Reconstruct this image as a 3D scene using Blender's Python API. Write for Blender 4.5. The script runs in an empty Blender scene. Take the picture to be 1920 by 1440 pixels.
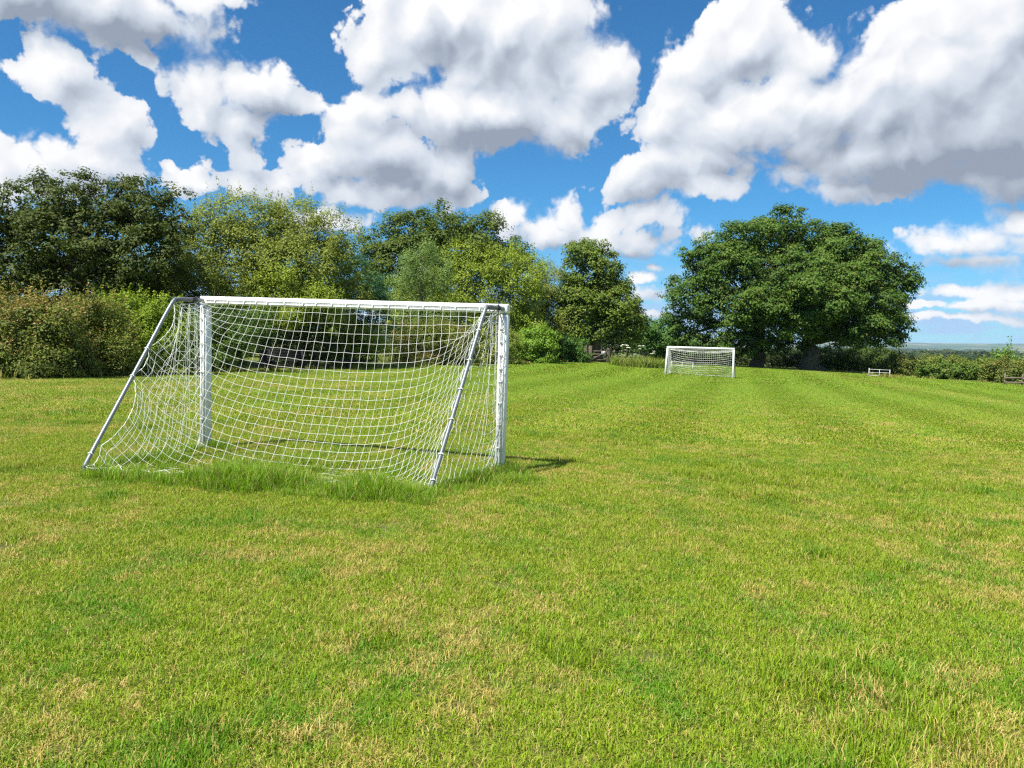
import bpy, bmesh, math, random
import numpy as np
from mathutils import Matrix, Vector

# ------------------------------------------------------------------ camera
SC = bpy.context.scene
COL = SC.collection
random.seed(4)
FPX, PITCH, ROLL = 1400.0, math.radians(3.47), math.radians(1.2)
CAM = np.array([0.0, 0.0, 1.5])
FWD = np.array([0, math.cos(PITCH), -math.sin(PITCH)])
_R0 = np.array([1.0, 0, 0])
_U0 = np.array([0, math.sin(PITCH), math.cos(PITCH)])
RGT = _R0 * math.cos(ROLL) + _U0 * math.sin(ROLL)
UPV = _U0 * math.cos(ROLL) - _R0 * math.sin(ROLL)
cam_data = bpy.data.cameras.new('camera')
cam = bpy.data.objects.new('camera', cam_data)
COL.objects.link(cam)
cam_data.sensor_width = 36.0
cam_data.lens = 36.0 * FPX / 1920.0
cam_data.clip_start = 0.05
cam_data.clip_end = 60000
mw = Matrix.Identity(4)
for i in range(3):
    mw[i][0], mw[i][1], mw[i][2], mw[i][3] = RGT[i], UPV[i], -FWD[i], CAM[i]
cam.matrix_world = mw
SC.camera = cam

# ------------------------------------------------------------------ render settings
SC.view_settings.view_transform = 'Standard'
SC.view_settings.look = 'None'
SC.view_settings.gamma = 1.0
SC.view_settings.exposure = 1.05
SC.cycles.max_bounces = 6
SC.cycles.diffuse_bounces = 3
SC.cycles.glossy_bounces = 2
SC.cycles.transmission_bounces = 3
SC.cycles.volume_bounces = 0
SC.cycles.use_denoising = False
SC.cycles.use_adaptive_sampling = False
SC.cycles.pixel_filter_type = 'BLACKMAN_HARRIS'
SC.cycles.filter_width = 1.3


def ray(x, y):
    """world direction through a point of the 1920x1440 photograph"""
    return FWD + RGT * ((x - 960) / FPX) - UPV * ((y - 720) / FPX)


def at(x, y, d):
    """world point at distance d (along world y) in that direction"""
    v = ray(x, y)
    return CAM + v * (d / v[1])


# ------------------------------------------------------------------ sun and sky
SUN_EL = math.radians(58)
SUN_DIR = np.array([-0.72 * math.cos(SUN_EL), -0.694 * math.cos(SUN_EL), math.sin(SUN_EL)])   # towards the sun
sun_data = bpy.data.lights.new('sun', 'SUN')
sun_data.energy = 4.6
sun_data.angle = math.radians(0.53)
sun_data.color = (1.0, 0.95, 0.86)
sun = bpy.data.objects.new('sun', sun_data)
COL.objects.link(sun)
sun.rotation_euler = Vector(SUN_DIR).to_track_quat('Z', 'Y').to_euler()

world = bpy.data.worlds.new('World')
SC.world = world
world.use_nodes = True
WN, WL = world.node_tree.nodes, world.node_tree.links
WN.clear()


class NT:
    """tiny helper to write node maths as expressions"""

    def __init__(self, tree):
        self.t = tree
        self.n = tree.nodes
        self.l = tree.links

    def put(self, sock, v):
        if isinstance(v, bpy.types.NodeSocket):
            self.l.new(v, sock)
        elif v is not None:
            sock.default_value = v

    def m(self, op, a, b=None, c=None, clamp=False):
        n = self.n.new('ShaderNodeMath')
        n.operation = op
        n.use_clamp = clamp
        for s, v in zip(n.inputs, (a, b, c)):
            self.put(s, v)
        return n.outputs[0]

    def v(self, op, a, b=None, c=None):
        n = self.n.new('ShaderNodeVectorMath')
        n.operation = op
        for s, v in zip(n.inputs, (a, b, c)):
            self.put(s, v)
        return n.outputs['Value'] if op in ('LENGTH', 'DOT_PRODUCT', 'DISTANCE') else n.outputs[0]

    def scale(self, a, k):
        n = self.n.new('ShaderNodeVectorMath')
        n.operation = 'SCALE'
        self.put(n.inputs[0], a)
        self.put(n.inputs['Scale'], k)
        return n.outputs[0]

    def xyz(self, x, y, z):
        n = self.n.new('ShaderNodeCombineXYZ')
        for s, v in zip(n.inputs, (x, y, z)):
            self.put(s, v)
        return n.outputs[0]

    def sep(self, a):
        n = self.n.new('ShaderNodeSeparateXYZ')
        self.put(n.inputs[0], a)
        return n.outputs

    def noise(self, vec, scale, detail=4, rough=0.5, dims='3D', dist=0.0, lac=2.0, out='Fac'):
        n = self.n.new('ShaderNodeTexNoise')
        n.noise_dimensions = dims
        self.put(n.inputs['Vector'], vec)
        self.put(n.inputs['Scale'], scale)
        n.inputs['Detail'].default_value = detail
        n.inputs['Roughness'].default_value = rough
        n.inputs['Lacunarity'].default_value = lac
        n.inputs['Distortion'].default_value = dist
        return n.outputs[out]

    def voro(self, vec, scale, detail=0, rough=0.5, dims='2D', feat='F1', smooth=0.5, out='Distance'):
        n = self.n.new('ShaderNodeTexVoronoi')
        n.voronoi_dimensions = dims
        n.feature = feat
        self.put(n.inputs['Vector'], vec)
        self.put(n.inputs['Scale'], scale)
        n.inputs['Detail'].default_value = detail
        n.inputs['Roughness'].default_value = rough
        if feat == 'SMOOTH_F1':
            n.inputs['Smoothness'].default_value = smooth
        return n.outputs[out]

    def step(self, v, lo, hi, a=0.0, b=1.0, smooth=True):
        n = self.n.new('ShaderNodeMapRange')
        n.interpolation_type = 'SMOOTHSTEP' if smooth else 'LINEAR'
        n.clamp = True
        for s, x in zip(n.inputs, (v, lo, hi, a, b)):
            self.put(s, x)
        return n.outputs[0]

    def mix(self, f, a, b, blend='MIX'):
        n = self.n.new('ShaderNodeMix')
        n.data_type = 'RGBA'
        n.blend_type = blend
        self.put(n.inputs['Factor'], f)
        for s, v in ((n.inputs[6], a), (n.inputs[7], b)):
            if isinstance(v, tuple) and len(v) == 3:
                v = v + (1.0,)
            self.put(s, v)
        return n.outputs[2]

    def new(self, kind, **kw):
        n = self.n.new(kind)
        for k, v in kw.items():
            setattr(n, k, v)
        return n


def azel(px, py):
    v = ray(px, py)
    v = v / np.linalg.norm(v)
    return math.atan2(v[0], v[1]), math.asin(v[2])


SKY_STRENGTH = 0.05
SKY_TINT = (0.40, 0.94, 1.25)
# cumulus banks, each (x, y, half width, half height) as seen from the field
CLOUDS = [
    (150, 4, 255, 62), (360, -5, 90, 35), (262, 98, 38, 26),
    (108, 130, 58, 48), (165, 195, 50, 45), (195, 238, 72, 62), (55, 296, 95, 52), (10, 315, 60, 52), (165, 305, 95, 40),
    (385, 165, 85, 68), (470, 170, 90, 66), (445, 235, 62, 48), (572, 192, 62, 30), (465, 300, 42, 40),
    (370, 342, 68, 32), (480, 352, 100, 34), (315, 310, 14, 14),
    (770, 50, 122, 95), (705, 90, 66, 70), (960, 70, 190, 125), (1115, 135, 96, 82), (900, 215, 180, 75),
    (690, 205, 50, 55), (655, 245, 62, 60), (600, 310, 66, 52), (710, 300, 130, 75), (815, 335, 105, 72),
    (655, 365, 80, 36), (750, 372, 120, 34), (1030, 235, 84, 58), (870, 15, 150, 60),
    (1395, 72, 118, 72), (1310, 120, 90, 66), (1505, 110, 92, 72), (1245, 225, 84, 50), (1290, 180, 80, 60),
    (1400, 225, 180, 90), (1560, 205, 150, 90), (1735, 150, 190, 140), (1850, 55, 170, 120), (1880, 230, 150, 120),
    (1650, 292, 230, 72), (1780, 325, 200, 48), (1330, 300, 160, 56), (1185, 345, 84, 40), (1320, 352, 90, 28), (1610, 368, 80, 24),
    (950, 410, 36, 34), (1062, 405, 42, 40), (1020, 440, 90, 34), (1195, 408, 84, 30), (1130, 440, 120, 34), (1215, 455, 100, 30),
    (1755, 462, 82, 34), (1835, 452, 74, 36), (1900, 420, 60, 36), (1830, 492, 120, 20), (1960, 450, 90, 60),
    (1205, 518, 34, 16), (1215, 552, 56, 18), (1785, 550, 46, 13), (1895, 552, 46, 26), (1830, 580, 64, 9), (1890, 575, 60, 12),
    (620, 420, 100, 26), (40, 345, 120, 40),
    (1735, 575, 46, 9), (1760, 602, 80, 9), (1880, 604, 70, 10), (1222, 586, 46, 10), (1232, 500, 26, 10),
]
# their shaded undersides, (x, y, half width, half height, strength)
UNDER = [
    (180, 50, 230, 60, .75), (240, 270, 60, 60, .25), (130, 315, 130, 40, .35), (520, 215, 80, 60, .45), (470, 345, 120, 50, .4),
    (880, 75, 150, 60, .55), (950, 268, 180, 50, .8), (760, 350, 170, 70, .75), (860, 300, 120, 60, .5), (1060, 215, 60, 60, .2),
    (1800, 330, 300, 70, .9), (1720, 270, 220, 70, .6), (1880, 230, 150, 90, .55), (1480, 330, 220, 50, .7), (1210, 355, 110, 36, .75),
    (1330, 60, 60, 26, .25), (1370, 135, 60, 22, .3), (1130, 470, 170, 34, .75), (1240, 440, 60, 34, .4), (1800, 500, 140, 18, .6), (1790, 470, 60, 14, .3),
    (1430, 215, 60, 30, .3),
]


def build_sky():
    g = NT(world.node_tree)
    tc = g.new('ShaderNodeTexCoord')
    d = tc.outputs['Generated']
    s = g.sep(d)
    az = g.m('ARCTAN2', s[0], s[1])
    el = g.m('ARCSINE', s[2])
    p = g.xyz(az, el, 0.0)
    # clear air
    sky = g.new('ShaderNodeTexSky')
    sky.sky_type = 'NISHITA'
    sky.sun_disc = False
    sky.sun_elevation = SUN_EL
    sky.sun_rotation = math.atan2(SUN_DIR[0], SUN_DIR[1])
    sky.air_density = 1.0
    sky.dust_density = 0.0
    sky.ozone_density = 4.0
    air = g.mix(1.0, sky.outputs[0], SKY_TINT, 'MULTIPLY')
    low = g.noise(g.xyz(az, g.m('MULTIPLY', el, 6.0), 0.0), 8.0, 5, 0.55, '2D')
    lowf = g.m('MULTIPLY', g.step(low, 0.36, 0.62, 0.35, 1.0), g.step(el, 0.15, 0.015))
    air = g.mix(g.m('MULTIPLY', lowf, 0.85), air, (4.4, 5.9, 8.9))

    def bank_group(name, items, unders):
        """node group: direction in, cloud mass, cloud mass a little sunward, underside shade out"""
        t = bpy.data.node_groups.new(name, 'ShaderNodeTree')
        t.interface.new_socket('P', in_out='INPUT', socket_type='NodeSocketVector')
        for o in ('M', 'M2', 'S'):
            t.interface.new_socket(o, in_out='OUTPUT', socket_type='NodeSocketFloat')
        h = NT(t)
        gi, go = h.new('NodeGroupInput'), h.new('NodeGroupOutput')

        def length(pp, it):
            a0, e0 = azel(it[0], it[1])
            rx, ry = it[2] / FPX, it[3] / FPX
            return h.v('LENGTH', h.v('MULTIPLY_ADD', pp, (1 / rx, 1 / ry, 0), (-a0 / rx, -e0 / ry, 0)))

        def blobs(pp):
            acc = None
            for it in items:
                k = min(max(min(it[2], it[3]) / 60.0, 0.85), 1.7)
                f = h.m('MULTIPLY_ADD', length(pp, it), -k, k)
                acc = f if acc is None else h.m('SMOOTH_MAX', acc, f, 0.15)
            return acc if acc is not None else -5.0
        h.put(go.inputs[0], blobs(gi.outputs[0]))
        h.put(go.inputs[1], blobs(h.v('ADD', gi.outputs[0], (-0.016, 0.026, 0))))
        acc = None
        for it in unders:
            f = h.m('MULTIPLY', h.step(length(gi.outputs[0], it), 1.45, 0.0), it[4])
            acc = f if acc is None else h.m('SMOOTH_MAX', acc, f, 0.2)
        h.put(go.inputs[2], acc if acc is not None else 0.0)
        return t

    def billow(pp, octaves=((9.0, 0.46), (19.0, 0.30), (41.0, 0.19), (88.0, 0.12))):
        acc = None
        for sc, w in octaves:
            n = g.noise(pp, sc, 0, 0.5, '2D')
            t = g.m('ABSOLUTE', g.m('MULTIPLY_ADD', n, 2.0, -1.0))
            acc = g.m('MULTIPLY', t, w) if acc is None else g.m('MULTIPLY_ADD', t, w, acc)
        return acc

    # the air turbulence that frays the outlines
    w1 = g.noise(p, 6.0, 6, 0.6, '2D', out='Color')
    pw = g.v('ADD', p, g.scale(g.v('SUBTRACT', w1, (0.5, 0.5, 0.5)), 0.058))
    B = billow(pw)
    big = ((9.0, 0.50), (19.0, 0.36), (41.0, 0.12))
    E1 = billow(pw, big)
    E2 = billow(g.v('ADD', pw, (-0.014, 0.020, 0)), big)
    fb = g.m('SUBTRACT', g.noise(p, 30.0, 7, 0.62, '2D'), 0.5)
    soft = g.noise(g.v('ADD', p, (5.0, 3.0, 0)), 6.0, 3, 0.55, '2D')
    hi = g.step(soft, 0.40, 0.66, 0.10, 0.62)
    emb = g.m('MULTIPLY', g.m('SUBTRACT', E1, E2), 0.85)

    def clouds(M, M2, shade):
        D = g.m('MULTIPLY_ADD', B, 1.15, g.m('SUBTRACT', M, 0.40))
        D = g.m('MULTIPLY_ADD', fb, 0.75, D)
        alpha = g.step(D, -0.05, hi)
        lit = g.m('ADD', 0.72, emb)
        e2 = g.m('MULTIPLY', g.m('SUBTRACT', M, M2), 0.55)
        lit = g.m('ADD', lit, g.m('MINIMUM', g.m('MAXIMUM', e2, -0.22), 0.34))
        lit = g.m('SUBTRACT', lit, g.m('MULTIPLY', shade, 0.78))
        lit = g.m('SUBTRACT', lit, g.step(D, 0.3, 1.9, 0.0, 0.10))
        lit = g.m('MULTIPLY_ADD', fb, 0.22, lit, clamp=True)
        c = g.mix(g.step(lit, 0.0, 0.5, smooth=False), (3.1, 3.6, 4.5), (6.5, 7.1, 8.0))
        c = g.mix(g.step(lit, 0.5, 0.95, smooth=False), c, (9.7, 9.7, 9.8))
        c = g.mix(g.m('MULTIPLY', alpha, g.step(el, -0.01, 0.02)), air, c)
        bg = g.new('ShaderNodeBackground')
        bg.inputs['Strength'].default_value = SKY_STRENGTH
        g.l.new(c, bg.inputs['Color'])
        return bg.outputs[0]

    # the sky is split in sectors only so that each looks up its own banks
    def sector(a0, a1, e0, e1):
        m = 0.085
        def near(it):
            ca, ce = azel(it[0], it[1])
            rx, ry = it[2] / FPX * 1.5, it[3] / FPX * 1.5
            return ca + rx > a0 - m and ca - rx < a1 + m and ce + ry > e0 - m and ce - ry < e1 + m
        it = [c for c in CLOUDS if near(c)]
        un = [c for c in UNDER if near(c)]
        gr = g.new('ShaderNodeGroup')
        gr.node_tree = bank_group('cloud_bank', it, un)
        g.l.new(pw, gr.inputs[0])
        return clouds(*gr.outputs)

    def choose(cond, yes, no):
        mx = g.new('ShaderNodeMixShader')
        g.l.new(cond, mx.inputs[0])
        g.l.new(no, mx.inputs[1])
        g.l.new(yes, mx.inputs[2])
        return mx.outputs[0]

    cuts = [-0.66, -0.40, -0.22, -0.05, 0.12, 0.30, 0.46, 0.66]
    split = 0.235
    tree = None
    for a0, a1 in reversed(list(zip(cuts[:-1], cuts[1:]))):
        col = choose(g.m('GREATER_THAN', el, split), sector(a0, a1, split, 0.56), sector(a0, a1, -0.05, split))
        tree = col if tree is None else choose(g.m('LESS_THAN', az, a1), col, tree)
    # the same kind of sky goes on outside the frame
    gn = g.noise(d, 3.4, 3, 0.5, '3D')
    gM = g.m('MULTIPLY', g.m('SUBTRACT', gn, 0.52), 8.0)
    gn2 = g.noise(g.v('ADD', d, (0.02, 0.02, -0.05)), 3.4, 3, 0.5, '3D')
    gS = g.step(g.m('SUBTRACT', gn2, gn), -0.05, 0.10, 0.0, 0.7)
    rest = clouds(gM, gM, gS)
    inframe = g.m('MULTIPLY', g.m('LESS_THAN', g.m('ABSOLUTE', az), 0.655), g.m('LESS_THAN', el, 0.55))
    inframe = g.m('MULTIPLY', inframe, g.m('GREATER_THAN', el, -0.02))
    wo = g.new('ShaderNodeOutputWorld')
    g.l.new(choose(inframe, tree, rest), wo.inputs['Surface'])


build_sky()
world.cycles.sampling_method = 'MANUAL'
world.cycles.sample_map_resolution = 512

# ------------------------------------------------------------------ helpers
rng = np.random.default_rng(7)


def prop(o, label=None, cat=None, group=None, kind=None):
    if label:
        o['label'] = label
    if cat:
        o['category'] = cat
    if group:
        o['group'] = group
    if kind:
        o['kind'] = kind
    return o


def empty(name, loc, label, cat, group=None, rz=0.0):
    o = bpy.data.objects.new(name, None)
    COL.objects.link(o)
    o.empty_display_size = 0.2
    o.location = loc
    o.rotation_euler = (0, 0, rz)
    return prop(o, label, cat, group)


def raw_mesh(name, verts, loops, starts, totals, mat=None, smooth=False):
    me = bpy.data.meshes.new(name)
    nv, nl, npol = len(verts), len(loops), len(starts)
    me.vertices.add(nv)
    me.vertices.foreach_set('co', np.ascontiguousarray(verts, np.float32).ravel())
    me.loops.add(nl)
    me.loops.foreach_set('vertex_index', np.ascontiguousarray(loops, np.int32))
    me.polygons.add(npol)
    me.polygons.foreach_set('loop_start', np.ascontiguousarray(starts, np.int32))
    me.polygons.foreach_set('loop_total', np.ascontiguousarray(totals, np.int32))
    if smooth:
        me.polygons.foreach_set('use_smooth', np.ones(npol, bool))
    me.update(calc_edges=True)
    if mat:
        me.materials.append(mat)
    return me


def link(name, me, parent=None, loc=None):
    """link a mesh; children are given in world coordinates and moved into their parent's frame"""
    o = bpy.data.objects.new(name, me)
    COL.objects.link(o)
    if parent is not None:
        o.parent = parent
    if loc is not None:
        o.location = loc
    return o


class MB:
    """collects tubes, boxes and strips into one mesh, in world coordinates"""

    def __init__(self):
        self.v, self.f, self.n = [], [], 0

    def add(self, verts, faces):
        self.v.append(np.asarray(verts, float))
        self.f += [tuple(i + self.n for i in q) for q in faces]
        self.n += len(verts)

    def tube(self, pts, rad, sides=8, cap=True, jitter=0.0):
        pts = np.asarray(pts, float)
        k = len(pts)
        rad = np.broadcast_to(np.asarray(rad, float), (k,))
        tan = np.gradient(pts, axis=0)
        tan /= np.linalg.norm(tan, axis=1)[:, None] + 1e-12
        ref = np.array([0, 0, 1.0]) if abs(tan[0][2]) < 0.9 else np.array([1.0, 0, 0])
        a = np.cross(tan[0], ref)
        a /= np.linalg.norm(a)
        vs = []
        for i in range(k):
            a = a - tan[i] * (a @ tan[i])
            a /= np.linalg.norm(a) + 1e-12
            b = np.cross(tan[i], a)
            for s in range(sides):
                t = 2 * math.pi * s / sides
                r = rad[i] * (1 + (jitter * (random.random() - .5) if jitter else 0))
                vs.append(pts[i] + (a * math.cos(t) + b * math.sin(t)) * r)
        fs = []
        for i in range(k - 1):
            for s in range(sides):
                s2 = (s + 1) % sides
                fs.append((i * sides + s, i * sides + s2, (i + 1) * sides + s2, (i + 1) * sides + s))
        if cap:
            fs.append(tuple(range(sides))[::-1])
            fs.append(tuple((k - 1) * sides + s for s in range(sides)))
        self.add(vs, fs)

    def box(self, c, ax, ay, az, bev=0.0):
        """box about c with half-axis vectors"""
        c, ax, ay, az = (np.asarray(q, float) for q in (c, ax, ay, az))
        if bev <= 0:
            vs = [c + sx * ax + sy * ay + sz * az for sx in (-1, 1) for sy in (-1, 1) for sz in (-1, 1)]
            self.add(vs, [(0, 1, 3, 2), (4, 6, 7, 5), (0, 4, 5, 1), (2, 3, 7, 6), (0, 2, 6, 4), (1, 5, 7, 3)])
            return
        la, lb = np.linalg.norm(ax), np.linalg.norm(ay)
        prof = []
        for (sx, sy) in ((1, 1), (-1, 1), (-1, -1), (1, -1)):
            base = math.atan2(sy, sx) - math.pi / 4
            for k in range(4):
                t = base + k * math.pi / 6
                prof.append((sx * (la - bev) + bev * math.cos(t), sy * (lb - bev) + bev * math.sin(t)))
        ua, ub = ax / la, ay / lb
        n = len(prof)
        lz = np.linalg.norm(az)
        uz = az / lz
        vs = []
        for (z, ins) in ((-lz, bev * .5), (-lz + bev * .5, 0), (lz - bev * .5, 0), (lz, bev * .5)):
            for (x, y) in prof:
                vs.append(c + ua * x * (1 - ins / la) + ub * y * (1 - ins / lb) + uz * z)
        fs = []
        for k in range(3):
            for i in range(n):
                j = (i + 1) % n
                fs.append((k * n + i, k * n + j, (k + 1) * n + j, (k + 1) * n + i))
        fs.append(tuple(range(n))[::-1])
        fs.append(tuple(3 * n + i for i in range(n)))
        self.add(vs, fs)

    def mesh(self, name, mat, origin=(0, 0, 0), smooth=False):
        v = np.concatenate(self.v) - np.asarray(origin, float)
        tot = np.array([len(q) for q in self.f])
        st = np.concatenate([[0], np.cumsum(tot)[:-1]])
        lp = np.fromiter((i for q in self.f for i in q), np.int32)
        me = raw_mesh(name, v, lp, st, tot, mat, smooth)
        return me

    def build(self, name, mat, parent=None, origin=None, smooth=False):
        """parent: an Empty without rotation; vertices become relative to it"""
        if parent is not None:
            off = np.zeros(3)
            q = parent
            while q is not None:
                off = off + np.array(q.location)
                q = q.parent
            return link(name, self.mesh(name, mat, off, smooth), parent)
        og = origin if origin is not None else np.zeros(3)
        return link(name, self.mesh(name, mat, og, smooth), None, tuple(og))


def rotated(v, axis, ang):
    return np.array(Matrix.Rotation(ang, 3, Vector(axis)) @ Vector(v))


# ------------------------------------------------------------------ materials
def material(name):
    m = bpy.data.materials.new(name)
    m.use_nodes = True
    g = NT(m.node_tree)
    g.n.clear()
    out = g.new('ShaderNodeOutputMaterial')
    return m, g, out


def principled(g, out, color, rough=0.5, spec=0.3, metal=0.0, bump=None, bump_d=0.01):
    b = g.new('ShaderNodeBsdfPrincipled')
    g.put(b.inputs['Base Color'], color if not (isinstance(color, tuple) and len(color) == 3) else color + (1.0,))
    g.put(b.inputs['Roughness'], rough)
    b.inputs['Specular IOR Level'].default_value = spec
    g.put(b.inputs['Metallic'], metal)
    if bump is not None:
        bn = g.new('ShaderNodeBump')
        bn.inputs['Distance'].default_value = bump_d
        bn.inputs['Strength'].default_value = 0.8
        g.l.new(bump, bn.inputs['Height'])
        g.l.new(bn.outputs[0], b.inputs['Normal'])
    if out is not None:
        g.l.new(b.outputs[0], out.inputs['Surface'])
    return b


def mat_paint():
    m, g, out = material('white_painted_aluminium')
    geo = g.new('ShaderNodeNewGeometry')
    P = geo.outputs['Position']
    n = g.noise(P, 9.0, 6, 0.65)
    n2 = g.noise(g.v('MULTIPLY', P, (30, 30, 4)), 1.0, 4, 0.6)
    c = g.mix(g.step(n, 0.50, 0.72), (0.80, 0.81, 0.80), (0.60, 0.62, 0.56))
    c = g.mix(g.m('MULTIPLY', g.step(n2, 0.58, 0.72), 0.7), c, (0.38, 0.37, 0.29))
    principled(g, out, c, 0.38, 0.4)
    return m


def mat_steel():
    m, g, out = material('galvanised_steel')
    geo = g.new('ShaderNodeNewGeometry')
    n = g.noise(geo.outputs['Position'], 26.0, 5, 0.6)
    c = g.mix(n, (0.15, 0.175, 0.19), (0.25, 0.275, 0.29))
    principled(g, out, c, g.step(n, 0.3, 0.7, 0.34, 0.55), 0.5, 0.55)
    return m


def mat_plain(name, a, b, scale=20.0, rough=0.7, spec=0.2):
    m, g, out = material(name)
    geo = g.new('ShaderNodeNewGeometry')
    n = g.noise(geo.outputs['Position'], scale, 5, 0.6)
    principled(g, out, g.mix(g.step(n, 0.3, 0.7), a, b), rough, spec)
    return m


def mat_wood(name, a, b, c):
    m, g, out = material(name)
    geo = g.new('ShaderNodeNewGeometry')
    P = geo.outputs['Position']
    n = g.noise(g.v('MULTIPLY', P, (3, 3, 14)), 5.0, 6, 0.65, dist=0.6)
    n2 = g.noise(P, 2.5, 4, 0.6)
    col = g.mix(g.step(n, 0.35, 0.65), a, b)
    col = g.mix(g.step(n2, 0.5, 0.7), col, c)
    principled(g, out, col, 0.8, 0.15, bump=n, bump_d=0.01)
    return m


def mat_bark():
    m, g, out = material('oak_bark')
    geo = g.new('ShaderNodeNewGeometry')
    P = geo.outputs['Position']
    n = g.noise(g.v('MULTIPLY', P, (7, 7, 1.6)), 1.4, 7, 0.68, dist=0.8)
    n2 = g.noise(P, 0.9, 4, 0.6)
    c = g.mix(g.step(n, 0.34, 0.68), (0.045, 0.036, 0.026), (0.20, 0.165, 0.12))
    c = g.mix(g.m('MULTIPLY', g.step(n2, 0.48, 0.7), 0.6), c, (0.10, 0.12, 0.05))
    principled(g, out, c, 0.9, 0.1, bump=n, bump_d=0.06)
    return m


def mat_leaf():
    m, g, out = material('leaves')
    a = g.new('ShaderNodeAttribute', attribute_name='leaf_colour')
    col = a.outputs['Color']
    b = principled(g, None, col, 0.6, 0.16)
    t = g.new('ShaderNodeBsdfTranslucent')
    tc = g.mix(1.0, col, (1.3, 1.45, 0.55), 'MULTIPLY')
    g.l.new(tc, t.inputs['Color'])
    mx = g.new('ShaderNodeMixShader')
    mx.inputs[0].default_value = 0.22
    g.l.new(b.outputs[0], mx.inputs[1])
    g.l.new(t.outputs[0], mx.inputs[2])
    g.l.new(mx.outputs[0], out.inputs['Surface'])
    return m


def turf_group():
    """where the turf is straw, lush or bare: a function of place on the field"""
    t = bpy.data.node_groups.new('turf_patches', 'ShaderNodeTree')
    t.interface.new_socket('Straw', in_out='OUTPUT', socket_type='NodeSocketFloat')
    t.interface.new_socket('Lush', in_out='OUTPUT', socket_type='NodeSocketFloat')
    t.interface.new_socket('Tone', in_out='OUTPUT', socket_type='NodeSocketFloat')
    g = NT(t)
    geo = g.new('ShaderNodeNewGeometry')
    P = geo.outputs['Position']
    P2 = g.v('MULTIPLY', P, (1, 1, 0))
    n1 = g.noise(P2, 0.7, 5, 0.66, '2D')
    n2 = g.noise(P2, 3.6, 5, 0.66, '2D')
    n3 = g.noise(g.v('ADD', P2, (31, 7, 0)), 1.3, 5, 0.65, '2D')
    n4 = g.noise(g.v('ADD', P2, (3, 57, 0)), 0.16, 3, 0.5, '2D')
    s = g.sep(P)
    straw = g.m('ADD', g.m('MULTIPLY', n1, 0.46), g.m('MULTIPLY', n2, 0.54))
    # the headland along the hedge is drier, and an old track runs along the right
    head = g.step(g.m('MULTIPLY_ADD', s[0], 0.55, g.m('MULTIPLY', s[1], -0.8)), -9.0, -26.0)
    inx = g.step(s[0], 1.0, -6.0)
    dry = g.m('MULTIPLY', g.m('MULTIPLY', head, inx), g.m('MULTIPLY', n4, 0.16))
    trk = g.m('ABSOLUTE', g.m('SUBTRACT', g.m('MULTIPLY_ADD', s[1], -0.16, s[0]), 14.6))
    trk = g.m('MULTIPLY', g.step(trk, 2.2, 0.3), g.m('MULTIPLY', g.step(s[1], 14.0, 24.0), 0.10))
    straw = g.m('ADD', g.m('ADD', straw, dry), trk)
    go = g.new('NodeGroupOutput')
    far = g.step(s[1], 12.0, 34.0, 0.0, 0.07)
    g.l.new(g.step(g.m('SUBTRACT', straw, far), 0.47, 0.68), go.inputs[0])
    g.l.new(g.step(n3, 0.47, 0.66), go.inputs[1])
    g.l.new(n4, go.inputs[2])
    return t


TURF = turf_group()


def turf_colour(g, rnd):
    gr = g.new('ShaderNodeGroup')
    gr.node_tree = TURF
    straw, lush, tone = gr.outputs
    c = g.mix(rnd, (0.130, 0.225, 0.006), (0.270, 0.365, 0.018))
    c = g.mix(g.m('MULTIPLY', lush, 0.75), c, (0.085, 0.235, 0.008))
    c = g.mix(g.step(tone, 0.35, 0.65, 0.0, 0.22), c, (0.25, 0.26, 0.02))
    geo = g.new('ShaderNodeNewGeometry')
    fy = g.step(g.sep(geo.outputs['Position'])[1], 11.0, 32.0, 0.0, 0.62)
    c = g.mix(fy, c, g.mix(rnd, (0.120, 0.255, 0.010), (0.225, 0.375, 0.028)))
    return c, straw, lush


def mat_blade():
    m, g, out = material('grass_blades')
    a = g.new('ShaderNodeAttribute', attribute_name='rnd')
    rnd = a.outputs['Fac']
    a2 = g.new('ShaderNodeAttribute', attribute_name='dry')
    dry = a2.outputs['Fac']
    c, straw, lush = turf_colour(g, rnd)
    thr = g.m('MULTIPLY_ADD', straw, 0.62, 0.11)
    isdry = g.step(g.m('SUBTRACT', thr, dry), -0.04, 0.04)
    sc = g.mix(rnd, (0.41, 0.315, 0.075), (0.49, 0.41, 0.14))
    c = g.mix(isdry, c, sc)
    b = principled(g, None, c, 0.55, 0.22)
    t = g.new('ShaderNodeBsdfTranslucent')
    g.l.new(g.mix(1.0, c, (1.1, 1.25, 0.6), 'MULTIPLY'), t.inputs['Color'])
    mx = g.new('ShaderNodeMixShader')
    mx.inputs[0].default_value = 0.25
    g.l.new(b.outputs[0], mx.inputs[1])
    g.l.new(t.outputs[0], mx.inputs[2])
    g.l.new(mx.outputs[0], out.inputs['Surface'])
    return m


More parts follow.
